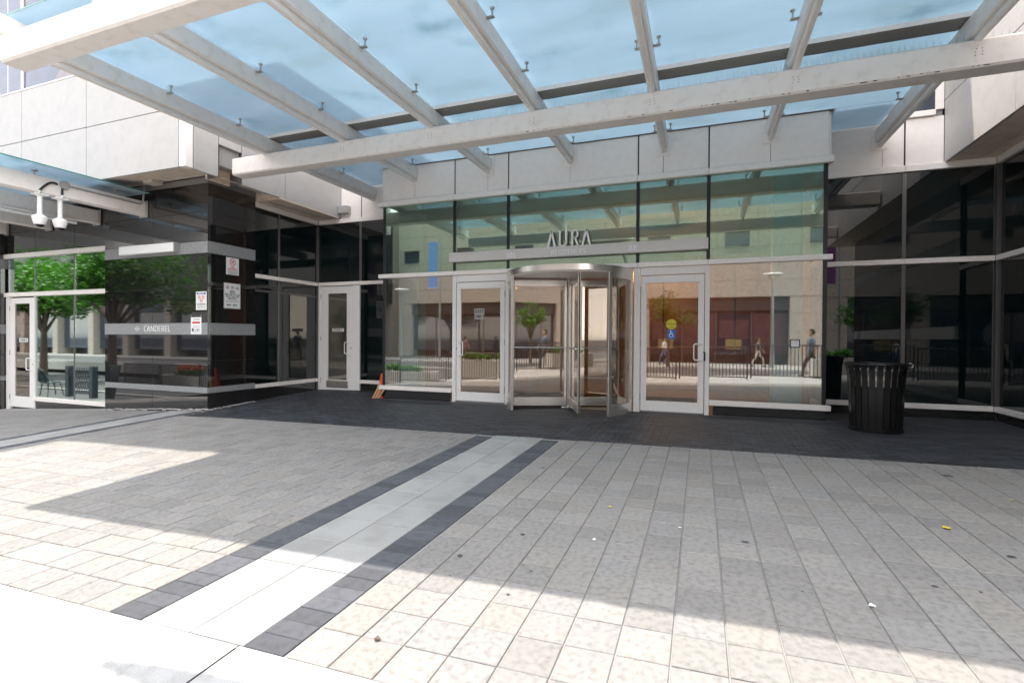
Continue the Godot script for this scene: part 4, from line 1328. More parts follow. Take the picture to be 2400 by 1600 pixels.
func build_signs() -> void:
	var z := -9.17
	var s := thing("entrance_sign", "metal sign beam with standing white AURA letters over the revolving door", "sign", Vector3(-2.35, 2.83, -9.2))
	box(s, "beam", Vector3(-4.82, 2.832, -9.27), Vector3(0.115, 3.025, z - 0.005), M.sign_metal, 0.006)
	for x in [-4.757, -3.573, -1.07, 0.09]:
		box(s, "bracket", Vector3(x - 0.02, 2.87, -9.287), Vector3(x + 0.02, 2.98, -9.2715), M.mullion_mid)
	var letters := [
		[[Vector2(-2.73, 3.02), Vector2(-2.66, 3.315), Vector2(-2.587, 3.02)]],
		[[Vector2(-2.497, 3.32), Vector2(-2.497, 3.10), Vector2(-2.485, 3.06), Vector2(-2.455, 3.036), Vector2(-2.415, 3.036), Vector2(-2.385, 3.06), Vector2(-2.373, 3.10), Vector2(-2.373, 3.32)]],
		[[Vector2(-2.256, 3.02), Vector2(-2.256, 3.31), Vector2(-2.20, 3.31), Vector2(-2.168, 3.29), Vector2(-2.155, 3.245), Vector2(-2.168, 3.20), Vector2(-2.20, 3.178), Vector2(-2.25, 3.178)], [Vector2(-2.205, 3.178), Vector2(-2.145, 3.02)]],
		[[Vector2(-2.065, 3.02), Vector2(-1.99, 3.315), Vector2(-1.92, 3.02)]]]
	for l in letters:
		begin()
		for p in l:
			stroke(p, 0.033, 0.035)
		part(s, "letter", commit(), M.white_plastic, Vector3(0, 0, -9.235))
	part(s, "lettering", text("RESIDENCES", 0.085, 0.003), M.white_plastic, Vector3(-2.325, 2.908, z - 0.002), Basis.from_scale(Vector3(1.02, 1, 1)))
	part(s, "lettering", text("386", 0.095, 0.003), M.white_plastic, Vector3(-3.47, 2.908, z - 0.002))
	part(s, "lettering", text("88", 0.095, 0.003), M.white_plastic, Vector3(-1.145, 2.912, z - 0.002))
	# lettering on the pier
	s = thing("wall_lettering", "small pale metal name lettering on the grey granite band", "lettering", Vector3(-10.6, 1.44, -7.14))
	part(s, "lettering", text("CANDEREL", 0.115, 0.004), M.sign_white, Vector3(-10.49, 1.44, -7.141), Basis.from_scale(Vector3(1.05, 1, 1)))
	bars(s, "emblem", [[-0.05, 0.0, 0.035, 0.014], [0.0, 0.035, 0.06, 0.013], [0.0, 0.0, 0.06, 0.013], [0.0, -0.035, 0.06, 0.013], [0.05, 0.0, 0.035, 0.014], [-0.062, 0.02, 0.03, 0.01, 0.7], [-0.062, -0.02, 0.03, 0.01, -0.7], [0.062, 0.02, 0.03, 0.01, -0.7], [0.062, -0.02, 0.03, 0.01, 0.7]], M.sign_white, Vector3(-11.09, 1.44, -7.141))
	# signs on the pier's right face
	var bx := Basis(Vector3.UP, PI / 2)
	var x := -9.046
	s = thing("wall_sign", "white no smoking sign with a red circle on black granite", "sign", Vector3(x, 2.74, -7.70))
	box(s, "plate", Vector3(x, 2.56, -7.85), Vector3(x + 0.004, 2.91, -7.55), M.sign_white, 0.0015)
	var c := Vector3(x + 0.0052, 2.82, -7.70)
	disc(s, "ring", c, 0.058, 0.072, M.print_red, bx)
	bars(s, "cigarette", [[0.0, 0.0, 0.09, 0.014, 0.5], [0.02, 0.03, 0.03, 0.008, 1.1]], M.print_black, c, bx)
	bars(s, "slash", [[0.0, 0.0, 0.12, 0.013, -0.8]], M.print_red, c + Vector3(0.0006, 0, 0), bx)
	part(s, "lettering", text("NO", 0.035, 0.001, true), M.print_red, Vector3(x + 0.005, 2.717, -7.70), bx)
	part(s, "lettering", text("SMOKING", 0.035, 0.001, true), M.print_red, Vector3(x + 0.005, 2.677, -7.70), bx)
	lines(s, Vector3(x + 0.005, 2.64, -7.70), 0.24, 0.0, 4, 0.02, 0.008, M.print_black, bx)
	s = thing("wall_sign", "white sign against motorcycles, bicycles and mopeds on black granite", "sign", Vector3(x, 2.12, -7.695))
	box(s, "plate", Vector3(x, 1.865, -7.89), Vector3(x + 0.004, 2.385, -7.50), M.sign_white, 0.0015)
	box(s, "border", Vector3(x + 0.0035, 1.873, -7.882), Vector3(x + 0.0045, 2.377, -7.508), M.print_grey)
	box(s, "face", Vector3(x + 0.0045, 1.879, -7.876), Vector3(x + 0.0055, 2.371, -7.514), M.sign_white)
	for k in 3:
		c = Vector3(x + 0.0062, 2.30, -7.58 - 0.115 * k)
		disc(s, "ring", c, 0.036, 0.044, M.print_red if k == 0 else M.print_grey, bx)
		bars(s, "vehicle", [[-0.012, -0.01, 0.022, 0.016], [0.014, -0.01, 0.02, 0.016], [0.0, 0.006, 0.04, 0.012, 0.2]], M.print_black, c, bx)
	part(s, "lettering", text("NO", 0.06, 0.001, true), M.print_black, Vector3(x + 0.006, 2.21, -7.695), bx)
	for k in 3:
		part(s, "lettering", text(["MOTORCYCLES", "BICYCLES OR", "MOPEDS"][k], 0.036, 0.001, true), M.print_black, Vector3(x + 0.006, 2.155 - 0.043 * k, -7.695), bx)
	lines(s, Vector3(x + 0.0062, 2.025, -7.695), 0.3, 0.0, 2, 0.022, 0.009, M.print_grey, bx)
	for k in 2:
		bars(s, "tow_truck", [[-0.03, 0.0, 0.05, 0.022], [0.02, 0.004, 0.05, 0.014, 0.35], [-0.04, -0.014, 0.018, 0.014], [0.03, -0.012, 0.018, 0.014]], M.print_black, Vector3(x + 0.0062, 1.94, -7.62 - 0.145 * k), bx)
	# sign and notice on the pier's front
	s = thing("wall_sign", "white notice sign with a blue heading and three red circles", "sign", Vector3(-9.22, 1.99, -7.145))
	box(s, "plate", Vector3(-9.368, 1.812, -7.148), Vector3(-9.075, 2.176, -7.143), M.sign_white, 0.0015)
	box(s, "heading", Vector3(-9.345, 2.118, -7.143), Vector3(-9.098, 2.158, -7.142), M.print_blue)
	part(s, "lettering", text("NOTICE", 0.034, 0.001, true), M.sign_white, Vector3(-9.2215, 2.138, -7.1413))
	for p in [[-9.275, 2.065], [-9.168, 2.065], [-9.2215, 1.995]]:
		disc(s, "ring", Vector3(p[0], p[1], -7.1418), 0.026, 0.036, M.print_red)
		bars(s, "slash", [[0, 0, 0.06, 0.008, -0.8], [0, 0, 0.03, 0.008, 0.4]], M.print_red, Vector3(p[0], p[1], -7.1416))
	part(s, "lettering", text("NO SMOKING", 0.026, 0.001, true), M.print_black, Vector3(-9.2215, 1.925, -7.1418))
	lines(s, Vector3(-9.2215, 1.89, -7.1418), 0.22, 0.0, 3, 0.022, 0.008, M.print_grey)
	s = thing("paper_notice", "taped paper notice with a red bar on the grey granite band", "notice", Vector3(-9.36, 1.5, -7.14))
	box(s, "sheet", Vector3(-9.505, 1.335, -7.1425), Vector3(-9.213, 1.67, -7.1415), M.sign_paper)
	box(s, "red_bar", Vector3(-9.465, 1.545, -7.1415), Vector3(-9.25, 1.585, -7.141), M.print_red)
	lines(s, Vector3(-9.36, 1.635, -7.141), 0.2, 0.0, 2, 0.022, 0.011, M.print_grey)
	lines(s, Vector3(-9.36, 1.50, -7.141), 0.22, 0.0, 6, 0.026, 0.008, M.print_grey)
	bars(s, "picture", [[-0.09, -0.03, 0.045, 0.06], [0.05, -0.03, 0.05, 0.02, 0.5]], M.print_black, Vector3(-9.36, 1.45, -7.1408))
	for k in 2:
		bars(s, "tape", [[0, 0, 0.012, 0.06, 0.5 - k]], M.glass_tape, Vector3(-9.49 + 0.26 * k, 1.69, -7.1405))
	# stickers on the doors
	s = thing("door_sticker", "clear EXIT ONLY sticker on the left glass door", "sticker", Vector3(-4.19, 1.78, -9.298))
	box(s, "film", Vector3(-4.30, 1.67, -9.2985), Vector3(-4.08, 1.89, -9.2975), M.sticker_film)
	part(s, "lettering", text("EXIT", 0.07, 0.001, true), M.print_black, Vector3(-4.19, 1.83, -9.2965))
	part(s, "lettering", text("ONLY", 0.07, 0.001, true), M.print_black, Vector3(-4.19, 1.73, -9.2965))
	s = thing("door_sticker", "round yellow caution sticker on the right glass door", "sticker", Vector3(-0.48, 1.555, -9.298))
	disc(s, "disc", Vector3(-0.48, 1.557, -9.2972), 0.0, 0.09, M.sticker_yellow)
	part(s, "lettering", text("CAUTION", 0.03, 0.001, true), M.print_black, Vector3(-0.48, 1.56, -9.2965))
	lines(s, Vector3(-0.48, 1.52, -9.2966), 0.1, 0.0, 2, 0.018, 0.006, M.print_black)
	s = thing("door_sticker", "blue wheelchair access sticker on the right glass door", "sticker", Vector3(-0.48, 1.38, -9.298))
	box(s, "square", Vector3(-0.546, 1.297, -9.2985), Vector3(-0.413, 1.461, -9.2972), M.sticker_blue)
	disc(s, "border", Vector3(-0.482, 1.362, -9.2966), 0.028, 0.037, M.sign_white)
	disc(s, "head", Vector3(-0.49, 1.436, -9.2966), 0.0, 0.011, M.sign_white)
	bars(s, "figure", [[-0.008, 0.035, 0.012, 0.06], [0.008, 0.03, 0.03, 0.009], [0.01, 0.008, 0.035, 0.011], [0.032, -0.014, 0.011, 0.05, 0.3]], M.sign_white, Vector3(-0.482, 1.375, -9.2963))
	s = thing("access_panel", "small white access panel in a dark frame on the entrance glass", "panel", Vector3(1.44, 1.235, -9.29))
	box(s, "frame", Vector3(1.371, 1.168, -9.298), Vector3(1.517, 1.302, -9.28), M.mullion_dark, 0.004)
	box(s, "face", Vector3(1.386, 1.182, -9.28), Vector3(1.502, 1.288, -9.277), M.sign_white, 0.001)
	# wall light on the pier
	s = thing("wall_light", "long white wall light bar on the upper grey granite band", "light fixture", Vector3(-10.7, 3.07, -7.1))
	box(s, "housing", Vector3(-11.5, 2.985, -7.142), Vector3(-9.86, 3.165, -7.03), M.white_plastic, 0.008)
	box(s, "end_cap", Vector3(-9.858, 2.982, -7.142), Vector3(-9.83, 3.168, -7.028), M.conduit_grey, 0.004)

# ---------------------------------------------------------------- loose objects
func build_objects() -> void:
	# litter bin
	var c := Vector3(2.36, gh(2.36, -8.57), -8.57)
	var t := thing("litter_bin", "black slatted steel litter bin with flared rim before the black glass", "bin", c)
	begin()
	lathe([Vector2(0.0, 0.06), Vector2(0.300, 0.06), Vector2(0.316, 0.60), Vector2(0.316, 0.70), Vector2(0.305, 0.70), Vector2(0.28, 0.1)], 32)
	part(t, "liner", commit(), M.can_black, c)
	begin()
	lathe([Vector2(0.27, 0.64), Vector2(0.318, 0.64), Vector2(0.320, 0.71), Vector2(0.30, 0.73), Vector2(0.30, 0.84), Vector2(0.315, 0.86), Vector2(0.29, 0.88)], 32)
	part(t, "bag_edge", commit(), M.bag_white, c)
	var prof := [Vector2(0.312, 0.035), Vector2(0.322, 0.3), Vector2(0.332, 0.6), Vector2(0.342, 0.76), Vector2(0.356, 0.87), Vector2(0.376, 0.945)]
	begin()
	for k in prof.size() - 1:
		var p: Vector2 = prof[k]
		var q: Vector2 = prof[k + 1]
		var wp := 0.035
		quad(Vector3(-wp, p.y, p.x), Vector3(wp, p.y, p.x), Vector3(wp, q.y, q.x), Vector3(-wp, q.y, q.x), Vector3.BACK)
		quad(Vector3(-wp, p.y, p.x - 0.008), Vector3(wp, p.y, p.x - 0.008), Vector3(wp, q.y, q.x - 0.008), Vector3(-wp, q.y, q.x - 0.008), Vector3.FORWARD)
		for s in [-1.0, 1.0]:
			quad(Vector3(s * wp, p.y, p.x), Vector3(s * wp, q.y, q.x), Vector3(s * wp, q.y, q.x - 0.008), Vector3(s * wp, p.y, p.x - 0.008), Vector3(s, 0, 0))
	var slat := commit()
	for k in 24:
		part(t, "slat", slat, M.can_black, c, Basis(Vector3.UP, TAU * (k + 0.5) / 24))
	for h in [[0.336, 0.73, 0.79, "hoop_reflection"], [0.330, 0.60, 0.635, "can_black"], [0.306, 0.10, 0.15, "can_black"]]:
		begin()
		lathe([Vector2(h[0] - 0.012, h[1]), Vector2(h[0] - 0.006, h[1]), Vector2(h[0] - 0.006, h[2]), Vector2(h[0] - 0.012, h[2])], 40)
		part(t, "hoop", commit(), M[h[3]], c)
	begin()
	var ring := []
	for i in 41:
		ring.append(Vector3(0.379 * sin(TAU * i / 40), 0.948, 0.379 * cos(TAU * i / 40)))
	tube(ring, 0.015, 8, false)
	part(t, "rim", commit(), M.can_black, c)
	begin()
	lathe([Vector2(0.0, 0.0), Vector2(0.325, 0.0), Vector2(0.328, 0.035), Vector2(0.30, 0.045)], 40)
	part(t, "base_ring", commit(), M.can_black, c)
	begin()
	var loop := []
	for i in 13:
		loop.append(Vector3(0.0, 0.03 * sin(TAU * i / 12), 0.035 * cos(TAU * i / 12)))
	tube(loop, 0.006, 6, false)
	part(t, "cable_loop", commit(), M.steel, c + Vector3(0.405, 0.935, 0.0), Basis(Vector3.UP, PI / 2))
	# orange cone with timber offcuts leaning beside it
	c = Vector3(-6.60, gh(-6.6, -9.36), -9.36)
	var lean := Basis(Vector3.BACK, -0.12)
	t = thing("traffic_cone", "narrow orange traffic cone leaning on the entrance corner", "cone", c)
	begin()
	lathe([Vector2(0.095, 0.02), Vector2(0.09, 0.10), Vector2(0.055, 0.33), Vector2(0.042, 0.50), Vector2(0.036, 0.53), Vector2(0.0, 0.53)], 24)
	part(t, "cone", commit(), M.cone_orange, c, lean)
	box(t, "foot", c + Vector3(-0.13, 0.0, -0.13), c + Vector3(0.13, 0.03, 0.13), M.cone_orange, 0.01)
	for k in 3:
		var p := Vector3(-6.66 + 0.055 * k, gh(-6.6, -9.2) + 0.002, -9.18 - 0.012 * k)
		begin()
		var q := p + Vector3(0.14, 0.33 - 0.05 * k, -0.07)
		var m := (p + q) * 0.5
		var up := (q - p).normalized()
		var sx := Vector3.BACK.cross(up).normalized()
		cbox(Vector3(0, (q - p).length() / 2, 0), Vector3(0.036, (q - p).length(), 0.018), 0.002)
		single("wood_offcut", commit(), M.raw_wood, "short raw timber offcut propped against the traffic cone", "wood", p, "timber offcuts by the cone").basis = Basis(sx, up, sx.cross(up))
	# dropped scraps and trodden gum
	for l in [["paper_scrap", 1.634, -4.372, 0.035, "leaf_yellow", "yellow leaf scrap lying on the pale pavers", "leaf"], ["paper_scrap", 0.827, -3.015, 0.02, "sign_paper", "crumpled white paper scrap on a paver joint", "litter"], ["paper_scrap", -0.668, -3.406, 0.018, "sign_paper", "thin white paper strip on a pale paver", "litter"], ["cigarette_end", -0.674, -4.091, 0.018, "leaf_yellow", "tan cigarette end on a pale paver", "litter"], ["paper_scrap", -0.124, -3.807, 0.018, "sign_paper", "tiny white paper dot on a paver joint", "litter"], ["leaf_scrap", -1.405, -1.979, 0.02, "bark", "dry brown leaf beside the charcoal setts", "leaf"], ["leaf_scrap", 2.393, -5.259, 0.02, "leaf_yellow", "small yellow leaf near the charcoal bricks", "leaf"]]:
		begin()
		var s: float = l[3]
		for k in 3:
			var a := rng.randf() * TAU
			quad(Vector3(cos(a) * s, 0.004, sin(a) * s * 0.6), Vector3(cos(a + 1.4) * s * 0.7, 0.012, sin(a + 1.4) * s), Vector3(cos(a + 3.0) * s, 0.003, sin(a + 3.0) * s * 0.6), Vector3(cos(a + 4.6) * s * 0.8, 0.009, sin(a + 4.6) * s * 0.5), Vector3.UP)
		single(l[0], commit(), M[l[4]], l[5], l[6], Vector3(l[1], gh(l[1], l[2]) + 0.002, l[2]))
	begin()
	var spots := [[0.293, -3.689, 0.022], [1.205, -3.364, 0.016], [-1.438, -2.909, 0.024], [-1.554, -5.093, 0.022], [2.234, -5.992, 0.045], [1.793, -3.952, 0.025], [-1.167, -3.358, 0.016]]
	for k in 16:
		spots.append([rng.randf_range(-1.6, 3.0), rng.randf_range(-6.4, -2.0), rng.randf_range(0.004, 0.011)])
	for k in 14:
		spots.append([rng.randf_range(-8.5, -3.0), rng.randf_range(-6.4, -2.6), rng.randf_range(0.004, 0.009)])
	for s in spots:
		var cc := Vector3(s[0], gh(s[0], s[1]) + 0.0032, s[1])
		var n := 9
		var rr := []
		for i in n:
			rr.append(s[2] * rng.randf_range(0.7, 1.2))
		for i in n:
			var a := TAU * i / n
			var b := TAU * (i + 1) / n
			tri(cc, cc + Vector3(cos(a), 0, sin(a)) * rr[i], cc + Vector3(cos(b), 0, sin(b)) * rr[(i + 1) % n], Vector3.UP)
	single("gum_spots", commit(), M.gum, "dark trodden gum spots scattered over the pale pavers", "stains", Vector3.ZERO, "", "stuff")

# ---------------------------------------------------------------- the street behind the viewer, mirrored in the glass
func leaf_cloud(count: int, blobs: Array, size: float, col: Array) -> MultiMesh:
	if not meshes.has("leaf"):
		begin()
		quad(Vector3(0, 0, 0), Vector3(0.5, 0.12, 0.35), Vector3(1, 0, 0), Vector3(0.5, 0.12, -0.35), Vector3.UP)
		meshes["leaf"] = commit()
	var mm := MultiMesh.new()
	mm.transform_format = MultiMesh.TRANSFORM_3D
	mm.use_colors = true
	mm.mesh = meshes["leaf"]
	mm.instance_count = count
	for k in count:
		var b: Array = blobs[rng.randi() % blobs.size()]
		var d := Vector3(rng.randfn(), rng.randfn(), rng.randfn()).normalized() * pow(rng.randf(), 0.4)
		var p: Vector3 = b[0] + Vector3(d.x * b[1], d.y * b[1] * 0.75, d.z * b[1])
		var bs := Basis(Vector3.UP, rng.randf() * TAU) * Basis(Vector3.RIGHT, rng.randf_range(-1.0, 1.0))
		mm.set_instance_transform(k, Transform3D(bs.scaled(Vector3.ONE * size * rng.randf_range(0.6, 1.3)), p))
		var f := rng.randf_range(0.7, 1.3)
		mm.set_instance_color(k, Color(col[0] * f, col[1] * f * rng.randf_range(0.9, 1.1), col[2] * f))
	return mm

func tree(at: Vector3, h: float, spread: float, leaves: int, size: float, col: Array, label: String) -> void:
	var t := thing("street_tree", label, "tree", at, "street trees behind the viewer")
	begin()
	var fork := h * 0.42
	taper(Vector3.ZERO, Vector3(0.03, fork, 0.02), spread * 0.05 + 0.03, spread * 0.03 + 0.02, 10)
	var blobs := []
	for k in 9:
		var a := TAU * k / 9.0 + rng.randf_range(-0.3, 0.3)
		var r := spread * rng.randf_range(0.35, 0.75)
		var e := Vector3(cos(a) * r, h * rng.randf_range(0.58, 0.9), sin(a) * r)
		var mid := Vector3(cos(a) * r * 0.4, lerpf(fork, e.y, 0.55), sin(a) * r * 0.4)
		taper(Vector3(0.03, fork * rng.randf_range(0.85, 1.0), 0.02), mid, spread * 0.022 + 0.012, spread * 0.014 + 0.008, 6)
		taper(mid, e, spread * 0.014 + 0.008, 0.006, 6)
		blobs.append([e, spread * rng.randf_range(0.24, 0.42)])
		blobs.append([mid + Vector3(0, h * 0.08, 0), spread * rng.randf_range(0.18, 0.3)])
	blobs.append([Vector3(0, h * 0.92, 0), spread * 0.35])
	part(t, "trunk", commit(), M.bark, at)
	var mi := MultiMeshInstance3D.new()
	mi.name = "crown"
	mi.multimesh = leaf_cloud(leaves, blobs, size, col)
	mi.material_override = M.leaf
	t.add_child(mi)
	mi.set_meta("kind", "stuff")

func planter(at: Vector3, s: Vector3, label: String, bloom := false) -> void:
	var t := thing("planter", label, "planter", at, "stone planters on the sidewalk")
	for q in [[Vector3(-s.x / 2, 0, -s.z / 2), Vector3(s.x / 2, s.y, -s.z / 2 + 0.1)], [Vector3(-s.x / 2, 0, s.z / 2 - 0.1), Vector3(s.x / 2, s.y, s.z / 2)], [Vector3(-s.x / 2, 0, -s.z / 2 + 0.1), Vector3(-s.x / 2 + 0.1, s.y, s.z / 2 - 0.1)], [Vector3(s.x / 2 - 0.1, 0, -s.z / 2 + 0.1), Vector3(s.x / 2, s.y, s.z / 2 - 0.1)]]:
		box(t, "side", at + q[0], at + q[1], M.planter_stone, 0.012)
	box(t, "soil", at + Vector3(-s.x / 2 + 0.1, 0.0, -s.z / 2 + 0.1), at + Vector3(s.x / 2 - 0.1, s.y - 0.06, s.z / 2 - 0.1), M.soil)
	var blobs := []
	for k in 8:
		blobs.append([Vector3(rng.randf_range(-0.42, 0.42) * s.x, s.y + rng.randf_range(0.05, 0.2), rng.randf_range(-0.3, 0.3) * s.z), 0.24])
	var mi := MultiMeshInstance3D.new()
	mi.name = "foliage"
	mi.multimesh = leaf_cloud(1300, blobs, 0.11, [0.09, 0.27, 0.025])
	mi.material_override = M.leaf
	t.add_child(mi)
	mi.set_meta("kind", "stuff")
	if bloom:
		for b in blobs:
			b[0].y += 0.14
		var fl := MultiMeshInstance3D.new()
		fl.name = "flowers"
		fl.multimesh = leaf_cloud(900, blobs, 0.10, [0.75, 0.13, 0.03])
		fl.material_override = M.leaf
		t.add_child(fl)
		fl.set_meta("kind", "stuff")

func street_lamp(at: Vector3, h: float, label: String) -> void:
	var t := thing("street_lamp", label, "street lamp", at, "disc headed street lamps")
	begin()
	taper(Vector3.ZERO, Vector3(0, 0.9, 0), 0.13, 0.11, 14)
	part(t, "base", commit(), M.lamp_post, at)
	begin()
	taper(Vector3(0, 0.9, 0), Vector3(0, h - 0.5, 0), 0.085, 0.06, 12)
	for k in 3:
		var a := TAU * k / 3
		tube([Vector3(0, h - 0.55, 0), Vector3(cos(a) * 0.25, h - 0.2, sin(a) * 0.25), Vector3(cos(a) * 0.4, h - 0.06, sin(a) * 0.4)], 0.022, 6)
	part(t, "post", commit(), M.lamp_post, at)
	begin()
	lathe([Vector2(0.0, h - 0.1), Vector2(0.45, h - 0.07), Vector2(0.55, h), Vector2(0.5, h + 0.05), Vector2(0.0, h + 0.1)], 28)
	part(t, "lamp_head", commit(), M.sign_white, at)

func build_street() -> void:
	# barriers
	var proto := thing("barrier", "dark steel barred pedestrian barrier standing behind the viewer", "barrier", Vector3.ZERO, "pedestrian barriers")
	begin()
	tube([Vector3(-1.15, 1.2, 0), Vector3(1.15, 1.2, 0)], 0.024, 8)
	part(proto, "top_rail", commit(), M.rail_dark)
	begin()
	tube([Vector3(-1.15, 0.12, 0), Vector3(1.15, 0.12, 0)], 0.02, 8)
	part(proto, "bottom_rail", commit(), M.rail_dark)
	for x in [-1.15, 1.15]:
		begin()
		tube([Vector3(x, 0.0, 0), Vector3(x, 1.2, 0)], 0.026, 8)
		part(proto, "post", commit(), M.rail_dark)
	begin()
	taper(Vector3(0, 0.12, 0), Vector3(0, 1.2, 0), 0.016, 0.016, 6)
	var rod := commit()
	for k in 19:
		part(proto, "bar", rod, M.rail_dark, Vector3(-1.035 + 0.115 * k, 0, 0))
	var first := true
	for k in 12:
		var o: Node3D = proto
		if not first:
			o = proto.duplicate()
			o.name = numbered("barrier")
			add_child(o)
		first = false
		var x := 2.85 - 2.42 * k
		o.position = Vector3(x, gh(x, 1.2), 1.2 + 0.04 * sin(k * 2.0))
		o.rotation.y = 0.03 * sin(k * 1.7)
	# stone building across the street
	var b := thing("stone_building", "limestone building across the street with dark shop windows", "building", Vector3(-8, -0.38, 19))
	box(b, "end_wall", Vector3(-36, -0.4, 18.6), Vector3(-24.1, 11.0, 25), M.limestone)
	box(b, "core", Vector3(-24, -0.4, 19.4), Vector3(16, 11.8, 30), M.mullion_mid)
	var cols := []
	var x := -24.0
	while x < 15.9:
		cols.append(x)
		x += 2.5
	for i in cols.size():
		for j in 7:
			var y0 := 4.1 + j * 1.1
			var x0: float = cols[i]
			if j == 3 and i % 2 == 0:
				var win := box(b, "window", Vector3(x0 + 0.5, y0 + 0.06, 18.14), Vector3(x0 + 2.0, y0 + 1.0, 18.2), M.glass_window)
				box(win, "sill", Vector3(x0 + 0.45, y0, 17.95), Vector3(x0 + 2.05, y0 + 0.05, 18.2), M.limestone, 0.01)
				box(b, "stone", Vector3(x0 + 0.004, y0 + 0.004, 18.0), Vector3(x0 + 0.49, y0 + 1.096, 19.4), M.limestone, 0.012)
				box(b, "stone", Vector3(x0 + 2.01, y0 + 0.004, 18.0), Vector3(x0 + 2.496, y0 + 1.096, 19.4), M.limestone, 0.012)
			else:
				box(b, "stone", Vector3(x0 + 0.004, y0 + 0.004, 18.0), Vector3(x0 + 2.496, y0 + 1.096, 19.4), M.limestone, 0.012)
	for p in [[-24.0, -22.8], [-14.2, -12.8], [-4.6, -3.4], [5.4, 9.0], [13.5, 16.0]]:
		for y in [[-0.38, 0.7], [0.7, 1.85], [1.85, 3.0], [3.0, 4.1]]:
			box(b, "stone", Vector3(p[0] + 0.004, y[0] + 0.004, 18.02), Vector3(p[1] - 0.004, y[1] - 0.004, 19.4), M.limestone, 0.012)
	for p in [[-22.8, -14.2], [-12.8, -4.6], [-3.4, 5.4], [9.0, 13.5]]:
		box(b, "shop_recess", Vector3(p[0], -0.38, 19.0), Vector3(p[1], 4.1, 19.35), M.shop_dark)
		box(b, "fascia", Vector3(p[0], 3.2, 18.3), Vector3(p[1], 4.05, 18.5), M.shop_dark, 0.01)
		var n := 4
		for k in n:
			var a: float = lerpf(p[0], p[1], float(k) / n)
			var c: float = lerpf(p[0], p[1], float(k + 1) / n)
			var w := box(b, "shop_window", Vector3(a + 0.05, 0.25, 18.5), Vector3(c - 0.05, 3.15, 18.53), M.glass_window)
			box(w, "frame", Vector3(a - 0.04, -0.38, 18.46), Vector3(a + 0.04, 3.2, 18.56), M.mullion_mid, 0.004)
			if p[0] == -3.4 and k % 2 == 0:
				box(w, "poster", Vector3(a + 0.6, 0.6, 18.47), Vector3(c - 0.6, 1.3, 18.495), M.shop_yellow)
				box(w, "poster", Vector3(a + 0.2, 1.35, 18.47), Vector3(c - 0.2, 2.6, 18.495), M.shop_plum)
			elif p[0] == -3.4:
				box(w, "poster", Vector3(a + 0.1, 0.3, 18.47), Vector3(c - 0.1, 3.0, 18.495), M.shop_plum)
	# dark shop row farther along the street
	b = thing("shop_row", "row of dark shop fronts farther along the street", "building", Vector3(-60, -0.38, 14))
	box(b, "wall", Vector3(-90, 4.2, 13.4), Vector3(-25, 12, 25), M.shop_dark)
	box(b, "shop_recess", Vector3(-90, -0.38, 15.0), Vector3(-25, 4.2, 15.3), M.shop_dark)
	for k in 13:
		var a := -90.0 + k * 5.0
		box(b, "pier", Vector3(a, -0.38, 13.5), Vector3(a + 0.7, 4.2, 15.0), M.limestone, 0.02)
		var w := box(b, "shop_window", Vector3(a + 0.8, 0.2, 14.0), Vector3(a + 4.9, 3.2, 14.05), M.glass_window)
		box(w, "signboard", Vector3(a + 0.8, 3.25, 13.8), Vector3(a + 4.9, 4.0, 13.95), [M.shop_plum, M.board_slate, M.shop_yellow, M.shop_dark][k % 4])
	# lamps, banners, trees
	street_lamp(Vector3(3.97, -0.38, 14.5), 5.5, "disc headed street lamp before the limestone shop front")
	street_lamp(Vector3(-21.4, -0.38, 14.5), 5.3, "disc headed street lamp at the limestone building's end")
	for q in [[Vector3(-18.95, 5.0, 14.9), 3.5, "banner_blue", "tall pale blue street banner on an arm"], [Vector3(7.05, 4.58, 13.9), 3.2, "banner_plum", "tall plum street banner on an arm"]]:
		var t := thing("street_banner", q[3], "banner", q[0])
		var p: Vector3 = q[0]
		box(t, "cloth", p + Vector3(-0.38, 0, -0.01), p + Vector3(0.38, q[1], 0.01), M[q[2]])
		for y in [0.0, q[1]]:
			begin()
			tube([Vector3(-0.45, y, 0), Vector3(0.6, y, 0)], 0.02, 6)
			part(t, "arm", commit(), M.lamp_post, p)
		begin()
		taper(Vector3(0.6, -p.y - 0.38, 0), Vector3(0.6, q[1] + 0.3, 0), 0.09, 0.06, 10)
		part(t, "pole", commit(), M.lamp_post, p)
	var g1 := [0.05, 0.11, 0.02]
	var g2 := [0.09, 0.23, 0.028]
	tree(Vector3(-1.83, -0.4, 13.3), 4.6, 1.7, 2600, 0.16, g1, "small street tree before the plum shop posters")
	tree(Vector3(-9.27, -0.4, 13.3), 5.2, 2.0, 3200, 0.16, g1, "rounder street tree before the limestone shop windows")
	tree(Vector3(8.2, -0.4, 12.4), 4.2, 1.3, 1800, 0.16, g2, "slim street tree beside the plum banner")
	tree(Vector3(-27.5, gh(-18, 2.5), 2.2), 7.4, 4.2, 9000, 0.26, g2, "large bright green street tree beyond the cafe chairs")
	tree(Vector3(-34.5, gh(-18, 2.5), 2.6), 7.0, 3.6, 7000, 0.26, g2, "second large green street tree farther down the sidewalk")
	planter(Vector3(4.9, gh(4.9, 0.9) - 0.02, 2.4), Vector3(2.2, 0.65, 0.9), "stone planter of bright leaves right of the barriers")
	planter(Vector3(-13.0, gh(-13, 2.3) - 0.02, 2.3), Vector3(2.6, 0.6, 1.0), "stone planter of bright leaves behind the barriers")
	planter(Vector3(-9.6, gh(-9.6, 3.4) - 0.02, 3.4), Vector3(3.0, 0.9, 0.8), "taller stone planter near the kerb")
	planter(Vector3(-21.4, gh(-17, 1.6), 1.7), Vector3(2.6, 0.75, 0.9), "added stone planter, its orange flowers standing in for orange shapes mirrored in the pier", true)  # added planter: orange blooms stand in for orange bikes mirrored in the granite
	build_people()
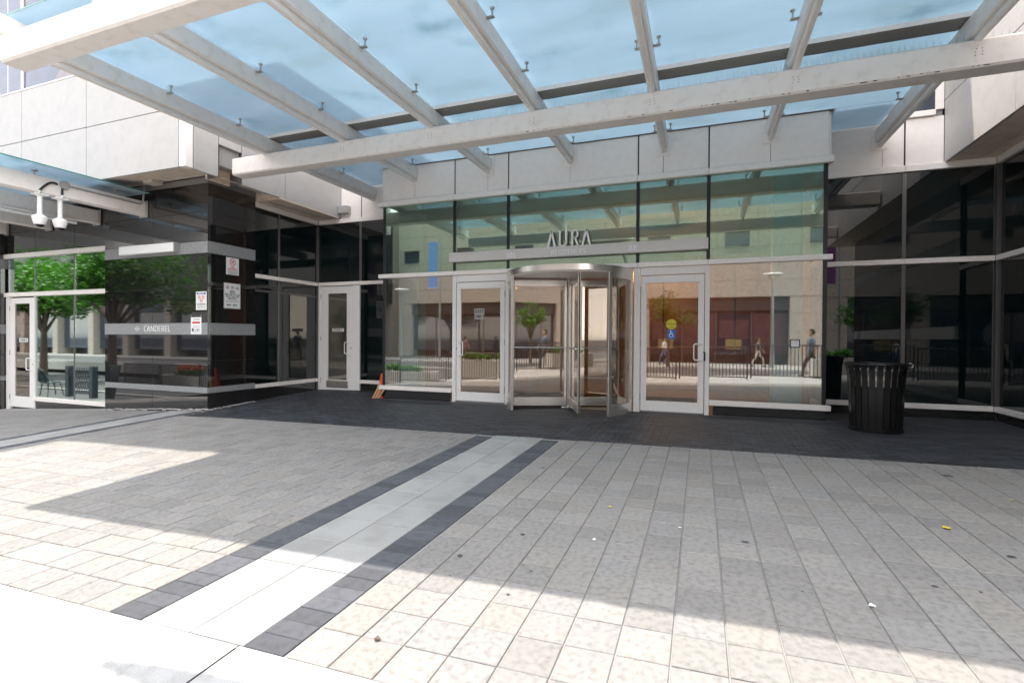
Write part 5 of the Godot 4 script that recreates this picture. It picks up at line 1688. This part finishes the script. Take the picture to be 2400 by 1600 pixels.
	# unseen lamp, made up so its slim head throws the narrow sidewalk shadow
	var lp := Vector3(-2.81, gh(-2.81, 1.9), 1.9)
	var t := thing("street_lamp", "added unseen lamp post, made up so its long slim head casts a narrow shadow", "street lamp", lp)
	begin()
	taper(Vector3.ZERO, Vector3(0, 4.85, 0), 0.1, 0.06, 12)
	tube([Vector3(0, 4.55, 0), Vector3(0, 4.83, -0.6), Vector3(0, 4.85, -3.94)], 0.035, 8)
	part(t, "post", commit(), M.lamp_post, lp)
	begin()
	var hp := []
	for k in 9:
		hp.append([-1.49 + 2.3 * k / 8.0, [0.03, 0.06, 0.075, 0.08, 0.08, 0.08, 0.08, 0.06, 0.03][k]])
	for k in 8:
		taper(Vector3(hp[k][0], 0, -0.03 * k / 2.0), Vector3(hp[k + 1][0], 0, -0.03 * (k + 1) / 2.0), hp[k][1], hp[k + 1][1], 10)
	part(t, "lamp_head", commit(), M.lamp_post, lp + Vector3(0, 4.8, -3.94))
	# cafe furniture beside the storefront
	for k in 2:
		var p := Vector3(-20.6 - 1.1 * k, gh(-17, -4.2), -4.1 + 0.35 * k)
		t = thing("cafe_chair", ["round backed green cafe chair beside the lattice screen", "round backed green cafe chair farther from the lattice screen"][k], "chair", p, "cafe chairs")
		begin()
		lathe([Vector2(0.0, 0.44), Vector2(0.21, 0.44), Vector2(0.22, 0.46), Vector2(0.2, 0.475), Vector2(0.0, 0.475)], 20)
		part(t, "seat", commit(), M.chair_green, p)
		begin()
		var arc := []
		for i in 13:
			var a := PI * i / 12.0
			arc.append(Vector3(0.24 * cos(a), 0.46 + 0.45 * sin(a), -0.2 - 0.1 * sin(a)))
		tube(arc, 0.016, 8)
		for i in range(-3, 4):
			tube([Vector3(0.055 * i, 0.47, -0.2), Vector3(0.055 * i, 0.46 + 0.42 * sqrt(1.0 - pow(0.055 * i / 0.25, 2)), -0.29)], 0.012, 6)
		part(t, "backrest", commit(), M.chair_green, p)
		for s in [Vector3(-0.19, 0, -0.19), Vector3(0.19, 0, -0.19), Vector3(-0.19, 0, 0.19), Vector3(0.19, 0, 0.19)]:
			begin()
			tube([s * 1.2, s * 0.85 + Vector3(0, 0.44, 0)], 0.014, 6)
			part(t, "leg", commit(), M.chair_green, p)
	var lz := -3.9
	t = thing("lattice_screen", "dark lattice screen panel beside the cafe chairs", "screen", Vector3(-19.3, gh(-17, lz), lz))
	var gy := gh(-17, lz)
	for q in [-20.0, -18.75]:
		box(t, "post", Vector3(q - 0.09, gy, lz - 0.09), Vector3(q + 0.09, gy + 1.05, lz + 0.09), M.board_slate, 0.01)
	for k in 9:
		for d in [-1.0, 1.0]:
			var xx := -19.85 + 0.125 * k
			begin()
			cbox(Vector3.ZERO, Vector3(0.03, 0.95, 0.012), 0.002)
			part(t, "slat", commit(), M.board_slate, Vector3(xx, gy + 0.55, lz + 0.008 * d), Basis(Vector3.BACK, 0.35 * d))
	t = thing("menu_board", "tilted dark slate menu board beside the lattice screen", "board", Vector3(-18.2, gy, -3.6))
	part(t, "panel", bmesh(Vector3(0.7, 1.25, 0.04), 0.01), M.board_slate, Vector3(-18.2, gy + 0.63, -3.6), Basis(Vector3.RIGHT, -0.12))
	part(t, "prop", bmesh(Vector3(0.5, 1.1, 0.03), 0.006), M.board_slate, Vector3(-18.2, gy + 0.55, -3.35), Basis(Vector3.RIGHT, 0.2))

# ---------------------------------------------------------------- passers-by on the sidewalk, seen only in the glass
func limb(p: Vector3, a: Vector3, b: Vector3, ra: float, rb: float) -> float:
	var d := b - a
	var t := clampf((p - a).dot(d) / d.length_squared(), 0.0, 1.0)
	return (p - a - d * t).length() - lerpf(ra, rb, t)

func person(at: Vector3, turn: float, stride: float, top: Color, legs: Color, hair: Color, label: String) -> void:
	var skin := Color(0.42, 0.26, 0.18)
	var s := sin(stride)
	var hipl := Vector3(-0.09, 0.92, 0)
	var hipr := Vector3(0.09, 0.92, 0)
	var kl := hipl + Vector3(0, -0.43, 0.30 * s)
	var kr := hipr + Vector3(0, -0.43, -0.22 * s)
	var al := kl + Vector3(0, -0.40, 0.06 * s)
	var ar := kr + Vector3(0, -0.37, -0.22 * absf(s))
	var el := Vector3(-0.26, 1.14, -0.14 * s)
	var er := Vector3(0.26, 1.14, 0.14 * s)
	# [a, b, radius a, radius b, colour]
	var bones := [
		[Vector3(0, 0.95, 0), Vector3(0, 1.18, 0), 0.145, 0.125, top], [Vector3(-0.07, 1.32, 0), Vector3(0.07, 1.32, 0), 0.135, 0.135, top],
		[Vector3(0, 1.18, 0), Vector3(0, 1.34, 0), 0.125, 0.14, top], [Vector3(-0.17, 1.41, 0), Vector3(0.17, 1.41, 0), 0.06, 0.06, top],
		[hipl, kl, 0.095, 0.062, legs], [hipr, kr, 0.095, 0.062, legs], [kl, al, 0.058, 0.042, legs], [kr, ar, 0.058, 0.042, legs],
		[al + Vector3(0, -0.045, -0.03), al + Vector3(0, -0.055, 0.15), 0.042, 0.034, Color(0.03, 0.03, 0.03)], [ar + Vector3(0, -0.045, -0.03), ar + Vector3(0, -0.06, 0.14), 0.042, 0.034, Color(0.03, 0.03, 0.03)],
		[Vector3(-0.205, 1.40, 0), el, 0.052, 0.042, top], [Vector3(0.205, 1.40, 0), er, 0.052, 0.042, top],
		[el, el + Vector3(0.02, -0.24, 0.10 - 0.08 * s), 0.04, 0.03, skin], [er, er + Vector3(-0.02, -0.24, 0.10 + 0.08 * s), 0.04, 0.03, skin],
		[el + Vector3(0.02, -0.26, 0.10 - 0.08 * s), el + Vector3(0.02, -0.34, 0.13 - 0.08 * s), 0.032, 0.022, skin], [er + Vector3(-0.02, -0.26, 0.10 + 0.08 * s), er + Vector3(-0.02, -0.34, 0.13 + 0.08 * s), 0.032, 0.022, skin],
		[Vector3(0, 1.42, 0), Vector3(0, 1.53, 0.01), 0.055, 0.05, skin], [Vector3(0, 1.60, 0.02), Vector3(0, 1.67, 0.0), 0.075, 0.092, skin], [Vector3(0, 1.62, 0.09), Vector3(0, 1.60, 0.105), 0.018, 0.015, skin],
		[Vector3(0, 1.66, -0.03), Vector3(0, 1.71, -0.015), 0.095, 0.092, hair]]
	var c := 0.024
	var field := {}
	for b in bones:
		var r: float = maxf(b[2], b[3]) + c * 2
		var lo := Vector3(minf(b[0].x, b[1].x), minf(b[0].y, b[1].y), minf(b[0].z, b[1].z)) - Vector3.ONE * r
		var hi := Vector3(maxf(b[0].x, b[1].x), maxf(b[0].y, b[1].y), maxf(b[0].z, b[1].z)) + Vector3.ONE * r
		for i in range(int(floor(lo.x / c)), int(ceil(hi.x / c)) + 1):
			for j in range(int(floor(lo.y / c)), int(ceil(hi.y / c)) + 1):
				for k in range(int(floor(lo.z / c)), int(ceil(hi.z / c)) + 1):
					var q := Vector3i(i, j, k)
					var d := limb(Vector3(i, j, k) * c, b[0], b[1], b[2], b[3])
					if field.has(q):
						var e: float = field[q]
						var h := clampf(0.5 + 0.5 * (e - d) / 0.03, 0.0, 1.0)
						field[q] = lerpf(e, d, h) - 0.03 * h * (1.0 - h)
					else:
						field[q] = d
	var verts := {}
	var corners := [Vector3i(0, 0, 0), Vector3i(1, 0, 0), Vector3i(0, 1, 0), Vector3i(1, 1, 0), Vector3i(0, 0, 1), Vector3i(1, 0, 1), Vector3i(0, 1, 1), Vector3i(1, 1, 1)]
	var edges := [[0, 1], [2, 3], [4, 5], [6, 7], [0, 2], [1, 3], [4, 6], [5, 7], [0, 4], [1, 5], [2, 6], [3, 7]]
	for q in field:
		var v := []
		for o in corners:
			v.append(field.get(q + o, 1.0))
		var p := Vector3.ZERO
		var n := 0
		for e in edges:
			var a: float = v[e[0]]
			var b: float = v[e[1]]
			if (a < 0.0) != (b < 0.0):
				p += Vector3(corners[e[0]]).lerp(Vector3(corners[e[1]]), a / (a - b))
				n += 1
		if n > 0:
			verts[q] = (Vector3(q) + p / n) * c
	var st := SurfaceTool.new()
	st.begin(Mesh.PRIMITIVE_TRIANGLES)
	var index := {}
	for q in verts:
		index[q] = index.size()
		var p: Vector3 = verts[q]
		var best := 9.0
		var col := skin
		for b in bones:
			var d := limb(p, b[0], b[1], b[2], b[3])
			if d < best:
				best = d
				col = b[4]
		st.set_color(col)
		st.set_smooth_group(0)
		st.add_vertex(p)
	var ax := [Vector3i(1, 0, 0), Vector3i(0, 1, 0), Vector3i(0, 0, 1)]
	for q in field:
		var a: float = field[q]
		for k in 3:
			var b: float = field.get(q + ax[k], 1.0)
			if (a < 0.0) == (b < 0.0):
				continue
			var u: Vector3i = ax[(k + 1) % 3]
			var w: Vector3i = ax[(k + 2) % 3]
			var f := [q, q - u, q - u - w, q - w]
			var ok := true
			for x in f:
				ok = ok and index.has(x)
			if not ok:
				continue
			var order := [0, 2, 1, 0, 3, 2] if a < 0.0 else [0, 1, 2, 0, 2, 3]
			for x in order:
				st.add_index(index[f[x]])
	st.generate_normals()
	var t := thing("person", label, "person", at, "passers-by on the sidewalk")
	var o := part(t, "body", st.commit(), M.figure, at, Basis(Vector3.UP, turn))

func build_people() -> void:
	var list := [
		[3.85, 2.7, -1.5, 0.9, Color(0.10, 0.14, 0.20), Color(0.04, 0.05, 0.07), Color(0.02, 0.015, 0.01), "person in dark grey top and trousers striding past the planter"],
		[3.3, 15.3, 1.5, 1.2, Color(0.12, 0.12, 0.13), Color(0.45, 0.40, 0.34), Color(0.03, 0.02, 0.015), "person in black top and beige trousers walking past the stone building"],
		[-2.2, 15.8, 1.6, -1.0, Color(0.70, 0.70, 0.70), Color(0.10, 0.16, 0.34), Color(0.05, 0.03, 0.02), "person in white top and blue trousers walking past the stone building"],
		[-9.6, 15.2, -1.6, 1.1, Color(0.55, 0.05, 0.04), Color(0.05, 0.06, 0.11), Color(0.02, 0.015, 0.01), "person in red top and navy trousers walking past the stone building"],
		[-7.4, 16.2, 1.5, 0.8, Color(0.50, 0.42, 0.33), Color(0.55, 0.53, 0.50), Color(0.10, 0.06, 0.03), "person in tan top and pale trousers walking past the stone building"],
		[-16.5, 15.5, 0.4, 0.3, Color(0.20, 0.10, 0.14), Color(0.05, 0.05, 0.06), Color(0.02, 0.015, 0.01), "person in plum top standing before the stone building"]]
	for p in list:
		person(Vector3(p[0], gh(p[0], p[1]) if p[1] < 4.0 else -0.38, p[1]), p[2], p[3], p[4], p[5], p[6], p[7])
